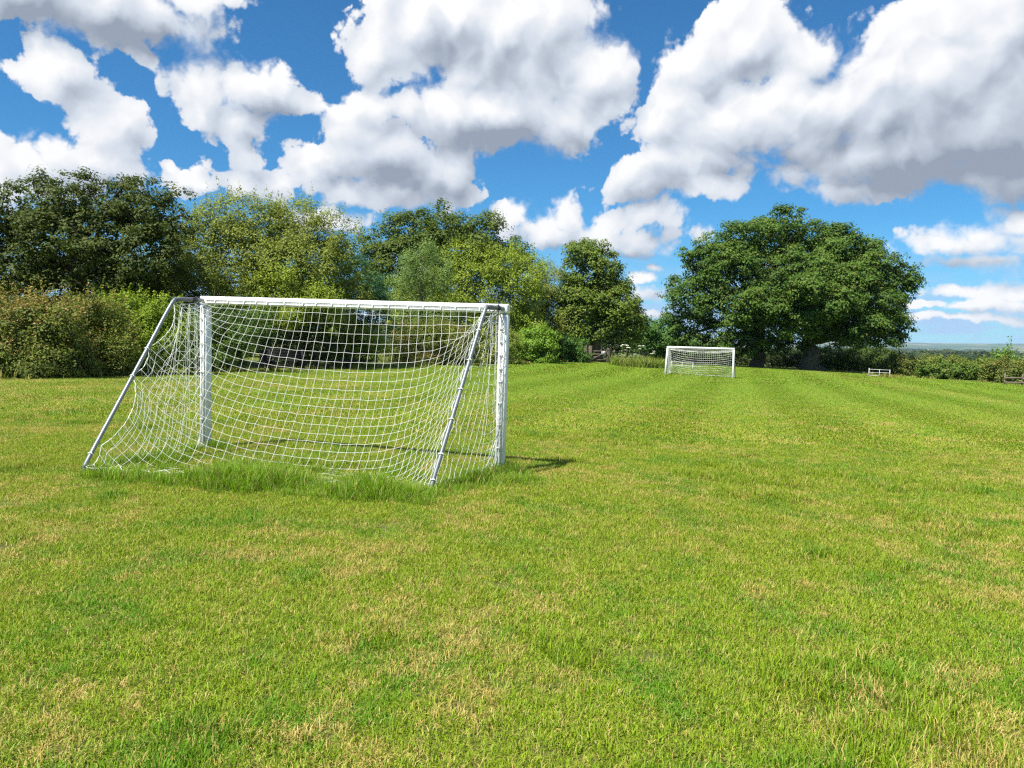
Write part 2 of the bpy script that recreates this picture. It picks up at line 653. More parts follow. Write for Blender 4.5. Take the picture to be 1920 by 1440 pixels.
def mat_long_blade():
    m, g, out = material('long_grass_blades')
    a = g.new('ShaderNodeAttribute', attribute_name='rnd')
    rnd = a.outputs['Fac']
    a2 = g.new('ShaderNodeAttribute', attribute_name='dry')
    c = g.mix(rnd, (0.12, 0.235, 0.007), (0.24, 0.385, 0.020))
    isdry = g.step(g.m('SUBTRACT', 0.09, a2.outputs['Fac']), -0.03, 0.03)
    c = g.mix(isdry, c, (0.42, 0.34, 0.12))
    b = principled(g, None, c, 0.45, 0.3)
    t = g.new('ShaderNodeBsdfTranslucent')
    g.l.new(g.mix(1.0, c, (1.1, 1.3, 0.6), 'MULTIPLY'), t.inputs['Color'])
    mx = g.new('ShaderNodeMixShader')
    mx.inputs[0].default_value = 0.3
    g.l.new(b.outputs[0], mx.inputs[1])
    g.l.new(t.outputs[0], mx.inputs[2])
    g.l.new(mx.outputs[0], out.inputs['Surface'])
    return m


def mat_ground():
    m, g, out = material('turf_and_farmland')
    geo = g.new('ShaderNodeNewGeometry')
    P = geo.outputs['Position']
    n = g.noise(P, 40.0, 5, 0.65)
    nb = g.noise(P, 9.0, 4, 0.6)
    c, straw, lush = turf_colour(g, n)
    c = g.mix(g.m('MULTIPLY', straw, 0.6), c, (0.26, 0.21, 0.085))
    c = g.mix(g.step(nb, 0.35, 0.62, 0.50, 0.9), c, (0.075, 0.070, 0.026))
    # farmland beyond: a patchwork of pasture, stubble and hay
    s = g.sep(P)
    r = g.v('LENGTH', P)
    P2 = g.v('MULTIPLY', P, (1, 1, 0))
    wv = g.v('ADD', P2, g.scale(g.noise(P2, 0.004, 3, 0.5, '2D', out='Color'), 160.0))
    cell = g.voro(wv, 0.0042, 0, 0.5, '2D', out='Color')
    cs = g.sep(cell)
    fc = g.mix(cs[0], (0.05, 0.085, 0.022), (0.11, 0.15, 0.035))
    fc = g.mix(g.step(cs[1], 0.62, 0.70), fc, (0.16, 0.145, 0.06))
    fc = g.mix(g.step(cs[2], 0.66, 0.72), fc, (0.045, 0.075, 0.022))
    c = g.mix(g.step(r, 110.0, 260.0), c, fc)
    principled(g, out, c, 0.9, 0.1, bump=n, bump_d=0.02)
    return m


M_PAINT = mat_paint()
M_STEEL = mat_steel()
M_TWINE = mat_plain('white_net_twine', (0.70, 0.72, 0.68), (0.82, 0.83, 0.78), 30, 0.7, 0.2)
M_CLIP = mat_plain('white_plastic_clip', (0.72, 0.74, 0.72), (0.8, 0.8, 0.78), 40, 0.45, 0.4)
M_BLACK = mat_plain('black_tape', (0.012, 0.012, 0.014), (0.03, 0.03, 0.035), 60, 0.5, 0.4)
M_GREYTAPE = mat_plain('grey_tape', (0.10, 0.10, 0.12), (0.18, 0.18, 0.20), 60, 0.45, 0.4)
M_WOOD = mat_wood('weathered_timber', (0.10, 0.08, 0.058), (0.20, 0.165, 0.125), (0.145, 0.15, 0.10))
M_DARKWOOD = mat_wood('dark_stained_timber', (0.018, 0.017, 0.018), (0.036, 0.034, 0.036), (0.026, 0.030, 0.022))
M_BARK = mat_bark()
M_LEAF = mat_leaf()
M_BLADE = mat_blade()
M_LONG = mat_long_blade()
M_GROUND = mat_ground()
M_WHITEMETAL = mat_plain('white_painted_tube', (0.38, 0.39, 0.37), (0.60, 0.60, 0.57), 12, 0.5, 0.3)

# ------------------------------------------------------------------ ground
_pts = [(387, 835, 9.33), (939, 887, 8.29), (1247, 703, 46.5), (1374, 710, 44.6), (60, 712, 21.5), (250, 705, 25), (640, 693, 36),
        (950, 683, 47), (1100, 680, 56), (1210, 686, 56), (1520, 696, 62), (1420, 690, 63), (1650, 708, 53), (1750, 714, 51),
        (1900, 724, 46), (160, 882, 7.6), (806, 922, 7.07)]
_W = np.array([at(*q) for q in _pts] + [np.array([0, 0, 0.0]), np.array([6, 6, -0.08]), np.array([14, 14, -0.3]), np.array([-8, 3, 0.1])])
_A = np.stack([np.ones(len(_W)), _W[:, 0], _W[:, 1]], 1)
_c, *_ = np.linalg.lstsq(_A, _W[:, 2], rcond=None)
_res = _W[:, 2] - _A @ _c
_SG = 13.0
_K = np.exp(-((_W[:, None, :2] - _W[None, :, :2]) ** 2).sum(2) / (2 * _SG ** 2)) + 0.03 * np.eye(len(_W))
_w = np.linalg.solve(_K, _res)


def _hash_noise(x, y, seed=0):
    r = np.random.default_rng(100 + seed)
    z = np.zeros_like(x)
    for k in range(7):
        fx, fy = r.normal(size=2)
        ph = r.uniform(0, 6.28)
        z = z + np.sin(fx * x + fy * y + ph)
    return z / 3.5


def gz(x, y):
    """height of the ground"""
    x = np.asarray(x, float)
    y = np.asarray(y, float)
    near = _c[0] + _c[1] * x + _c[2] * y
    for (px_, py_, _), w in zip(_W, _w):
        near = near + w * np.exp(-((x - px_) ** 2 + (y - py_) ** 2) / (2 * _SG ** 2))
    near = np.clip(near, -1.6, 1.2)
    r = np.sqrt(x * x + y * y)
    t = np.clip((r - 72) / 120.0, 0, 1)
    t = t * t * (3 - 2 * t)
    lr = np.log(np.maximum(r, 60) / 60.0)
    far = -1.2 - 4.6 * lr + _hash_noise(x / 260, y / 260, 1) * np.clip(r / 900, 0, 1) * 3.0 \
        + _hash_noise(x / 900, y / 900, 2) * np.clip(r / 2500, 0, 1) * 6.0
    ridge = np.clip((r - 7000) / 5500.0, 0, 1)
    ridge = ridge * ridge * (3 - 2 * ridge)
    az = np.arctan2(x, y)
    far = far + ridge * (72 + 26 * np.sin(az * 9 + 2.6) + 9 * np.sin(az * 31 + 1.0))
    return near * (1 - t) + far * t


def build_ground():
    na, nr = 240, 160
    rr = np.concatenate([[0.0], np.geomspace(0.6, 19500, nr)])
    an = np.linspace(0, 2 * math.pi, na, endpoint=False)
    xs = (rr[1:, None] * np.sin(an)[None]).ravel()
    ys = (rr[1:, None] * np.cos(an)[None]).ravel()
    v = np.concatenate([[[0, 0, float(gz(0, 0))]], np.stack([xs, ys, gz(xs, ys)], 1)])
    f = []
    for j in range(na):
        f.append((0, 1 + (j + 1) % na, 1 + j))
    for i in range(nr - 1):
        a, b = 1 + i * na, 1 + (i + 1) * na
        for j in range(na):
            k = (j + 1) % na
            f.append((a + j, a + k, b + k, b + j))
    mb = MB()
    mb.add(v, f)
    o = mb.build('ground', M_GROUND, smooth=True)
    prop(o, 'mown grass field running out into farmland and a far blue ridge', kind='structure')


build_ground()

# the edge of the mown field, where hedges and fences stand
def ground_pt(x, y, d):
    p = at(x, y, d)
    return np.array([p[0], p[1], float(gz(p[0], p[1]))])


EDGE = [(-40, -8), (-26, 10)] + [tuple(at(*q)[:2]) for q in ((0, 714, 20.4), (250, 705, 25.2), (640, 693, 36.5), (950, 683, 47.5), (1100, 680, 57), (1210, 684, 58),
        (1420, 690, 66), (1520, 695, 66), (1650, 705, 57), (1750, 712, 53), (1920, 722, 47.5))] + [(46, 36), (52, 10), (52, -8)]


def inside(x, y, poly=EDGE):
    x = np.asarray(x)
    y = np.asarray(y)
    c = np.zeros(x.shape, bool)
    n = len(poly)
    for i in range(n):
        x1, y1 = poly[i]
        x2, y2 = poly[(i + 1) % n]
        cond = (y1 > y) != (y2 > y)
        with np.errstate(divide='ignore', invalid='ignore'):
            xi = (x2 - x1) * (y - y1) / (y2 - y1 + 1e-12) + x1
        c ^= cond & (x < xi)
    return c


# ------------------------------------------------------------------ grass
def blades(n, radius, h0, h1, w, flat, seed, curl=0.6, square=False, lean_m=0.35, lean_s=0.28, comb=0.0):
    r = np.random.default_rng(seed)
    a = r.uniform(0, 2 * math.pi, n)
    rad = radius * np.sqrt(r.uniform(0, 1, n))
    if square:
        bx, by = r.uniform(-radius, radius, n), r.uniform(-radius, radius, n)
    else:
        # blades stand in small tufts
        k = max(3, n // 9)
        ta = r.uniform(0, 2 * math.pi, k)
        tr = radius * np.sqrt(r.uniform(0, 1, k))
        idx = r.integers(0, k, n)
        bx = tr[idx] * np.cos(ta[idx]) + r.normal(0, radius * 0.16, n)
        by = tr[idx] * np.sin(ta[idx]) + r.normal(0, radius * 0.16, n)
    h = r.uniform(h0, h1, n)
    lean = np.abs(r.normal(lean_m, lean_s, n))
    fl = r.uniform(0, 1, n) < flat
    lean[fl] = r.uniform(1.1, 1.5, fl.sum())
    th = r.uniform(0, 2 * math.pi, n)
    if comb:
        th = math.pi / 2 + r.normal(0, comb, n)      # laid over by the mower
    dirx, diry = np.cos(th), np.sin(th)
    ww = w * r.uniform(0.6, 1.3, n) * 0.5
    tw = th + r.uniform(-0.9, 0.9, n) + math.pi / 2
    sx, sy = np.cos(tw) * ww, np.sin(tw) * ww
    l1 = np.minimum(lean, 1.45)
    l2 = np.minimum(lean + curl * r.uniform(0.3, 1.3, n), 1.75)
    mx = bx + dirx * np.sin(l1) * h * 0.55
    my = by + diry * np.sin(l1) * h * 0.55
    mz = np.cos(l1) * h * 0.55 + fl * 0.008
    tx = mx + dirx * np.sin(l2) * h * 0.45
    ty = my + diry * np.sin(l2) * h * 0.45
    tz = np.maximum(mz + np.cos(l2) * h * 0.45, 0.004)
    z0 = np.full(n, -0.008)
    V = np.stack([np.stack([bx - sx, by - sy, z0], 1), np.stack([bx + sx, by + sy, z0], 1),
                  np.stack([mx + sx * .8, my + sy * .8, mz], 1), np.stack([mx - sx * .8, my - sy * .8, mz], 1),
                  np.stack([tx, ty, tz], 1)], 1)
    rnd = r.uniform(0, 1, n)
    dry = r.uniform(0, 1, n)
    dry[fl] *= 0.45
    return V, rnd, dry


def blade_mesh(name, V, rnd, dry, mat):
    n = len(V)
    b = np.arange(n) * 5
    lp = np.stack([b, b + 1, b + 2, b + 3, b + 3, b + 2, b + 4], 1).ravel()
    st = np.stack([np.arange(n) * 7, np.arange(n) * 7 + 4], 1).ravel()
    tot = np.tile([4, 3], n)
    me = raw_mesh(name, V.reshape(-1, 3), lp, st, tot, mat)
    for nm, arr in (('rnd', rnd), ('dry', dry)):
        at_ = me.attributes.new(nm, 'FLOAT', 'POINT')
        at_.data.foreach_set('value', np.repeat(arr, 5).astype(np.float32))
    return me


def scatter_object(name, tiles, pts, rot, scl, idx, label):
    """one object of uncountable grass: tufts set on points by geometry nodes"""
    me = bpy.data.meshes.new(name)
    me.vertices.add(len(pts))
    me.vertices.foreach_set('co', np.ascontiguousarray(pts, np.float32).ravel())
    for nm, tp, arr, key in (('rot', 'FLOAT_VECTOR', rot, 'vector'), ('scl', 'FLOAT', scl, 'value'), ('idx', 'INT', idx, 'value')):
        a = me.attributes.new(nm, tp, 'POINT')
        a.data.foreach_set(key, np.ascontiguousarray(arr, np.int32 if tp == 'INT' else np.float32).ravel())
    me.update()
    o = link(name, me)
    prop(o, label, kind='stuff')
    t = bpy.data.node_groups.new(name + '_scatter', 'GeometryNodeTree')
    t.interface.new_socket('Geometry', in_out='INPUT', socket_type='NodeSocketGeometry')
    t.interface.new_socket('Geometry', in_out='OUTPUT', socket_type='NodeSocketGeometry')
    N, L = t.nodes, t.links
    gi, go = N.new('NodeGroupInput'), N.new('NodeGroupOutput')
    ins = N.new('GeometryNodeInstanceOnPoints')
    g2i = N.new('GeometryNodeGeometryToInstance')
    for tile in reversed(tiles):
        oi = N.new('GeometryNodeObjectInfo')
        oi.inputs['Object'].default_value = tile
        L.new(oi.outputs['Geometry'], g2i.inputs[0])
    L.new(gi.outputs[0], ins.inputs['Points'])
    L.new(g2i.outputs[0], ins.inputs['Instance'])
    ins.inputs['Pick Instance'].default_value = True

    def named(nm, tp):
        q = N.new('GeometryNodeInputNamedAttribute')
        q.data_type = tp
        q.inputs['Name'].default_value = nm
        return q.outputs[0]
    L.new(named('idx', 'INT'), ins.inputs['Instance Index'])
    e2r = N.new('FunctionNodeEulerToRotation')
    L.new(named('rot', 'FLOAT_VECTOR'), e2r.inputs[0])
    L.new(e2r.outputs[0], ins.inputs['Rotation'])
    L.new(named('scl', 'FLOAT'), ins.inputs['Scale'])
    L.new(ins.outputs[0], go.inputs[0])
    md = o.modifiers.new('scatter', 'NODES')
    md.node_group = t
    return o


STRIPE_AZ = math.radians(15.5)


def stripe_side(x, y):
    """which way the mower went over a place: +1 away from the camera, -1 towards it"""
    across = x * math.cos(STRIPE_AZ) - y * math.sin(STRIPE_AZ)
    return np.where(np.sin(across * 2 * math.pi / 3.1 + 0.5 * np.sin(y * 0.11)) > 0, 1, -1)


def tile_obj(name, V, rnd, dry, mat):
    return bpy.data.objects.new(name, blade_mesh(name, V, rnd, dry, mat))


def points_in(y0, y1, step, r):
    xs = np.arange(-0.72 * y1 - 2.5, 0.72 * y1 + 2.5, step)
    ys = np.arange(y0, y1, step)
    X, Y = np.meshgrid(xs, ys)
    X = X.ravel() + r.uniform(-.5, .5, X.size) * step
    Y = Y.ravel() + r.uniform(-.5, .5, Y.size) * step
    k = (np.abs(X) < 0.72 * Y + 2.3) & inside(X, Y)
    return X[k], Y[k]


def build_grass():
    r = np.random.default_rng(21)
    kw = dict(lean_m=0.62, lean_s=0.40, curl=0.8)
    near = [tile_obj('turf_tuft', *blades(270, 0.125, 0.022, 0.055, 0.0037, 0.30, 50 + k, **kw), M_BLADE) for k in range(8)]
    near += [tile_obj('turf_tuft', *blades(210, 0.12, 0.045, 0.095, 0.0044, 0.10, 70 + k), M_BLADE) for k in range(4)]
    mid, far = [], []
    for sd in (0, 1):
        mid += [tile_obj('turf_tuft', *blades(520, 0.34, 0.03, 0.065, 0.0090, 0.12, 90 + k + sd * 7, lean_m=0.65, lean_s=0.30, comb=2.1), M_BLADE) for k in range(4)]
    for sd in (0, 1):
        far += [tile_obj('turf_tuft', *blades(560, 0.8, 0.04, 0.075, 0.024, 0.10, 110 + k + sd * 7, lean_m=0.65, lean_s=0.30, comb=1.95), M_BLADE) for k in range(4)]
    P, Rr, S, I = [], [], [], []
    for (tiles, off, y0, y1, step) in ((near, 0, 0.8, 12.0, 0.11), (mid, 12, 11.6, 40.0, 0.29), (far, 20, 39.0, 80.0, 0.68)):
        x, y = points_in(y0, y1, step, r)
        n = len(x)
        rz = r.uniform(0, 2 * math.pi, n)
        if off == 0:
            idx = r.integers(0, 8, n)
            lush = _hash_noise(x * 2.1, y * 2.1, 9) + _hash_noise(x * 5, y * 5, 10) * .6
            tall = (lush > 0.85) & (r.uniform(0, 1, n) < 0.5)
            idx[tall] = r.integers(8, 12, tall.sum())
        else:
            side = stripe_side(x, y)
            idx = r.integers(0, 4, n) + np.where(side > 0, 0, 4)
            rz = -STRIPE_AZ + np.where(side > 0, 0, math.pi) + r.normal(0, 0.25, n)
        if off == 0:
            bare = _hash_noise(x * 6.3, y * 6.3, 14) + 0.7 * _hash_noise(x * 14, y * 14, 15)
            kp = (bare < 1.12) | (r.uniform(0, 1, n) < 0.25)
            x, y, rz, idx = x[kp], y[kp], rz[kp], idx[kp]
            n = len(x)
        P.append(np.stack([x, y, gz(x, y)], 1))
        Rr.append(np.stack([np.zeros(n), np.zeros(n), rz], 1))
        S.append(r.uniform(0.8, 1.2, n))
        I.append(idx + off)
    scatter_object('grass', near + mid + far, np.concatenate(P), np.concatenate(Rr), np.concatenate(S), np.concatenate(I),
                   'short mown grass with straw patches covering the whole playing field')


build_grass()

# ------------------------------------------------------------------ goals
def relax_net(P, edges, rest, pinned, ground, iters=1100, grav=0.0009):
    """hang a net of inextensible twine from its pinned knots"""
    n = len(P)
    i, j = edges[:, 0], edges[:, 1]
    free = (~pinned).astype(float)
    wi, wj = free[i], free[j]
    ws = wi + wj
    ok = ws > 0
    cnt = np.bincount(i[ok], wi[ok], n) + np.bincount(j[ok], wj[ok], n)
    cnt = np.maximum(cnt, 1)
    prev = P.copy()
    for it in range(iters):
        vel = (P - prev) * 0.90
        prev = P.copy()
        P = P + vel * free[:, None]
        P[:, 2] -= grav * free
        for _ in range(4):
            d = P[j] - P[i]
            L = np.sqrt((d * d).sum(1)) + 1e-9
            ex = np.maximum(L - rest, 0) / L
            ex[~ok] = 0
            cor = d * (ex / np.maximum(ws, 1))[:, None]
            ci, cj = cor * wi[:, None], cor * wj[:, None]
            for k in range(3):
                P[:, k] += (np.bincount(i, ci[:, k], n) - np.bincount(j, cj[:, k], n)) / cnt * 1.5
        gh = ground(P[:, 0], P[:, 1]) + 0.015
        low = (P[:, 2] < gh) & ~pinned
        P[low, 2] = gh[low]
        prev[low] = P[low]
    return P


def polyline_at(pts, s):
    pts = np.asarray(pts)
    seg = np.linalg.norm(np.diff(pts, axis=0), axis=1)
    cum = np.concatenate([[0], np.cumsum(seg)])
    s = min(max(s, 0), cum[-1])
    k = min(np.searchsorted(cum, s, 'right') - 1, len(seg) - 1)
    return pts[k] + (pts[k + 1] - pts[k]) * ((s - cum[k]) / seg[k]), cum


def catmull(pts, sub):
    pts = np.asarray(pts)
    p = np.concatenate([[2 * pts[0] - pts[1]], pts, [2 * pts[-1] - pts[-2]]])
    out = []
    for i in range(1, len(p) - 2):
        for k in range(sub):
            t = k / sub
            out.append(0.5 * (2 * p[i] + (p[i + 1] - p[i - 1]) * t + (2 * p[i - 1] - 5 * p[i] + 4 * p[i + 1] - p[i + 2]) * t * t
                              + (3 * p[i] - p[i - 1] - 3 * p[i + 1] + p[i + 2]) * t ** 3))
    out.append(pts[-1])
    return np.array(out)


def make_goal(label, pL, tL, pR, tR, bendL, footL, bendR, footR, tiesL, tiesR, twine, sub, sides, seed, mesh_size=0.12, detailed=True):
    """pL/tL: base and top of the left post (outer corner line); bend/foot: the back stay on each side"""
    r = np.random.default_rng(seed)
    root = empty('football_goal', tuple(pL), label, 'football goal', 'pair of football goals')
    pL, tL, pR, tR = (np.asarray(q, float) for q in (pL, tL, pR, tR))
    along = (tR - tL) / np.linalg.norm(tR - tL)
    up = (tL - pL) / np.linalg.norm(tL - pL)
    backd = (np.asarray(footL) + np.asarray(footR) - pL - pR) / 2
    backd = backd - along * (backd @ along)
    backd[2] = 0
    backd /= np.linalg.norm(backd)
    hw, hd = 0.05, 0.058      # half width and half depth of the section
    L = np.linalg.norm(tR - tL)
    # posts and crossbar
    posts = []
    for (b, t) in ((pL, tL), (pR, tR)):
        u = (t - b) / np.linalg.norm(t - b)
        mb = MB()
        mb.box((b + t) / 2 - u * 0.03, along * hw, backd * hd, u * (np.linalg.norm(t - b) / 2 - 0.035), 0.02)
        # net groove down the back
        for s in (-1, 1):
            mb.box((b + t) / 2 + backd * (hd + 0.005) + along * s * 0.020, along * 0.006, backd * 0.007, u * (np.linalg.norm(t - b) / 2 - 0.07), 0)
        posts.append(mb.build('post', M_PAINT, root))
    mb = MB()
    mb.box((tL + tR) / 2, up * hw, backd * hd, along * (L / 2 + hw), 0.02)
    for s in (-1, 1):
        mb.box((tL + tR) / 2 + backd * (hd + 0.005) - up * 0.012 + up * s * 0.018, up * 0.005, backd * 0.007, along * (L / 2 - 0.05), 0)
    bar = mb.build('crossbar', M_PAINT, root)
    # back stays
    stays, stay_objs = [], []
    for (t, bend, foot) in ((tL, bendL, footL), (tR, bendR, footR)):
        bend, foot = np.asarray(bend, float), np.asarray(foot, float)
        s0 = t + backd * hd
        d = (foot - bend)
        knee = bend + d * 0.93
        pts = [s0, s0 + (bend - s0) * 0.5, s0 + (bend - s0) * 0.85, bend + d * 0.025 + np.array([0, 0, -0.004]), bend + d * 0.3, bend + d * 0.6, knee,
               knee + d * 0.035 + np.array([0, 0, -0.03]), foot + np.array([0, 0, -0.12])]
        mb = MB()
        mb.tube(catmull(pts, 4), 0.0215, 10)
        st = mb.build('back_stay', M_STEEL, root, smooth=True)
        stay_objs.append(st)
        stays.append([s0, bend + d * 0.01, foot])
        if detailed:
            mb = MB()
            q = s0 + (bend - s0) * np.linspace(0.35, 0.95, 6)[:, None]
            mb.tube(q, [0.0245, 0.027, 0.026, 0.0275, 0.026, 0.0245], 10)
            mb.build('tape_wrap', M_GREYTAPE, st, smooth=True)
            q = s0 + (bend - s0) * np.linspace(0.22, 0.40, 4)[:, None]
            mb = MB()
            mb.tube(q, [0.026, 0.03, 0.031, 0.027], 10)
            lp = []
            for k in range(15):
                a = k / 14 * 2 * math.pi
                lp.append(q[1] + backd * -0.07 * (1 - math.cos(a)) + np.array([0, 0, 1]) * 0.04 * math.sin(a) - along * 0.03 * math.sin(a / 2))
            mb.tube(lp, 0.006, 5)
            mb.tube([q[2], q[2] - np.array([0, 0, .05]) + along * .02, q[2] - np.array([0, 0, .11]) - along * .03], 0.005, 5)
            mb.tube([q[2], q[2] - np.array([0, 0, .04]) - along * .05, q[2] - np.array([0, 0, .12]) - along * .07], 0.005, 5)
            mb.build('black_tie', M_BLACK, st, smooth=True)
    # net: a back sheet hung from the crossbar plus two side sheets
    a = mesh_size
    nu = int(round((L - 0.06) / (a * 0.985))) + 1
    _, cumL = polyline_at(stays[0], 0)
    _, cumR = polyline_at(stays[1], 0)
    top_rows = int(round(0.5 * (cumL[1] + cumR[1]) / a))
    nv = top_rows + int(round(max(cumL[2] - cumL[1], cumR[2] - cumR[1]) / a)) + 1
    nodes, pin = [], []
    gid = np.zeros((nv, nu), int)
    bar0 = tL + along * 0.03 + backd * (hd + 0.012) - up * 0.012
    bar1 = tR - along * 0.03 + backd * (hd + 0.012) - up * 0.012
    inward = -backd

    def stay_pt(k, row):
        path, cum = stays[k], (cumL if k == 0 else cumR)
        if row <= top_rows:
            s = cum[1] * row / top_rows
        else:
            s = cum[1] + (cum[2] - cum[1]) * (row - top_rows) / (nv - 1 - top_rows) * 0.985
        return polyline_at(path, s)[0]
    for rw in range(nv):
        l, q = stay_pt(0, rw), stay_pt(1, rw)
        for c in range(nu):
            t = c / (nu - 1)
            bow = math.sin(math.pi * t)
            p = l * (1 - t) + q * t
            if rw == 0:
                p = bar0 * (1 - t) + bar1 * t
            else:
                p = p + np.array([0, 0, -0.25]) * bow * (1 - rw / (nv - 1)) * (rw / nv) + inward * 0.2 * bow * math.sin(math.pi * rw / (nv - 1))
            gid[rw, c] = len(nodes)
            isp = rw == 0
            if not detailed and rw == top_rows:
                isp = True            # a cord holds up the back of the roof panel
                p = l * (1 - t) + q * t - np.array([0, 0, 0.20]) * bow
            frac = (rw - top_rows) / (nv - 1 - top_rows)
            for col_, ties, sg_ in ((0, tiesL, 1), (nu - 1, tiesR, -1)):
                if c == col_ and 0 <= frac <= max(ties):
                    # laced to the stay at the ties, hanging slack between them
                    isp = True
                    for f0, f1 in zip(ties[:-1], ties[1:]):
                        if f0 <= frac <= f1:
                            gap = (f1 - f0) * (cumL[2] - cumL[1])
                            h = 0.17 * gap * math.sin(math.pi * (frac - f0) / (f1 - f0)) ** 0.8
                            p = p + along * sg_ * h * 0.8 + inward * h * 0.5 - np.array([0, 0, h * 0.25])
            if rw == nv - 1:
                isp = True
                p = p.copy()
                p += backd * 0.05 * r.normal() * (0 < c < nu - 1) + along * 0.05 * ((c == 0) - 1.0 * (c == nu - 1))
                p[2] = float(gz(p[0], p[1])) + 0.055 + (0.04 * (c in (0, nu - 1))) + 0.012 * r.normal()
            nodes.append(p)
            pin.append(isp)
    E = []
    for rw in range(nv):
        for c in range(nu):
            if c + 1 < nu:
                E.append((gid[rw, c], gid[rw, c + 1]))
            if rw + 1 < nv:
                E.append((gid[rw, c], gid[rw + 1, c]))
    sheets = [gid]
    for k in (0, 1):
        b, t = (pL, tL) if k == 0 else (pR, tR)
        col = 0 if k == 0 else nu - 1
        foot = stays[k][2]
        span = np.linalg.norm((foot - b)[:2])
        ns = int(round(span / a)) + 1
        rows = nv - top_rows
        sg = np.zeros((rows, ns), int)
        for rw in range(rows):
            z = rw / (rows - 1)
            pp = t + (b - t) * z * 0.97 + backd * (hd + 0.012)
            ee = nodes[gid[top_rows + rw, col]]
            for c in range(ns):
                u = c / (ns - 1)
                if c == ns - 1:
                    sg[rw, c] = gid[top_rows + rw, col]
                    continue
                p = pp * (1 - u) + ee * u
                p = p + along * (0.03 * r.normal() * math.sin(math.pi * u)) + np.array([0, 0, -0.05 * math.sin(math.pi * u)])
                sg[rw, c] = len(nodes)
                isp = c == 0 or (rw == 0 and u < 0.8)
                if rw == rows - 1:
                    p[2] = float(gz(p[0], p[1])) + 0.03
                    isp = True
                nodes.append(p)
                pin.append(isp)
        for rw in range(rows):
            for c in range(ns):
                if c + 1 < ns:
                    E.append((sg[rw, c], sg[rw, c + 1]))
                if rw + 1 < rows and c < ns - 1:
                    E.append((sg[rw, c], sg[rw + 1, c]))
        sheets.append(sg)
    P = np.array(nodes, float)
    E = np.array(E)
    rest = np.full(len(E), a)
    dtop = np.linalg.norm(bar1 - bar0)
    dbot = np.linalg.norm(stays[1][2] - stays[0][2])
    rowof = {}
    for rw in range(nv):
        t = max(0.0, (rw - 1) / (nv - 2))
        for c in range(nu - 1):
            rowof[(gid[rw, c], gid[rw, c + 1])] = (dtop * (1 - t) + dbot * t) * 1.012 / (nu - 1)
    for q, (i0, j0) in enumerate(E):
        if (i0, j0) in rowof:
            rest[q] = rowof[(i0, j0)]
    P = relax_net(P, E, rest, np.array(pin, bool), gz)
    P = P + r.normal(0, 0.0035, P.shape) * (~np.array(pin))[:, None]
    mb = MB()
    for si, sg in enumerate(sheets):
        R_, C_ = sg.shape
        for rw in range(R_):
            mb.tube(catmull(P[sg[rw]], sub), twine, sides, cap=False)
        for c in range(C_ - (0 if si == 0 else 1)):
            mb.tube(catmull(P[sg[:, c]], sub), twine, sides, cap=False)
    net = mb.build('net', M_TWINE, root)
    if detailed:
        # hem cords along the edges
        for path in (P[gid[top_rows:, 0]], P[gid[top_rows:, -1]], P[gid[-1]]):
            mb = MB()
            q = catmull(path, 3)
            q = q + r.normal(0, 0.004, q.shape)
            mb.tube(q, twine * 1.7, 5)
            mb.build('hem_cord', M_TWINE, net)
        # clips that hold the net to bar and post
        cm = None
        spots = [(tL + (tR - tL) * t, up, along, bar) for t in np.linspace(0.05, 0.965, 19) + r.normal(0, 0.008, 19)]
        spots += [(pR + (tR - pR) * t, along, up, posts[1]) for t in (0.16, 0.30, 0.43, 0.56, 0.64, 0.72, 0.80, 0.88)]
        spots += [(pL + (tL - pL) * t, along, up, posts[0]) for t in (0.2, 0.36, 0.52, 0.62, 0.71, 0.8, 0.88)]
        for (p, ax1, ax2, own) in spots:
            c0 = p + backd * (hd + 0.018) - (up * 0.012 if ax1 is up else 0)
            mb = MB()
            mb.box(c0, ax1 * 0.015, backd * 0.006, ax2 * 0.006, 0)
            mb.box(c0 - ax1 * 0.019 + backd * 0.005, ax1 * 0.009, backd * 0.005, ax2 * 0.004, 0)
            mb.build('net_clip', M_CLIP, own)
        # ties round the stays
        for k, ties in ((0, tiesL), (1, tiesR)):
            bend, foot = stays[k][1], stays[k][2]
            for f in ties:
                if f in (0, 1):
                    continue
                p = bend + (foot - bend) * f
                d = (foot - bend) / np.linalg.norm(foot - bend)
                a1 = np.cross(d, along)
                a1 /= np.linalg.norm(a1)
                a2 = np.cross(d, a1)
                mb = MB()
                lp = [p + (a1 * math.cos(t) + a2 * math.sin(t)) * 0.026 + d * 0.006 * math.sin(3 * t) for t in np.linspace(0, 2 * math.pi, 13)]
                mb.tube(lp, 0.006, 5)
                mb.build('cord_tie', M_TWINE, stay_objs[k])
    return root, sheets, P


def gp(x, y, d, dz=0.0):
    p = at(x, y, d)
    p[2] = float(gz(p[0], p[1])) + dz
    return p


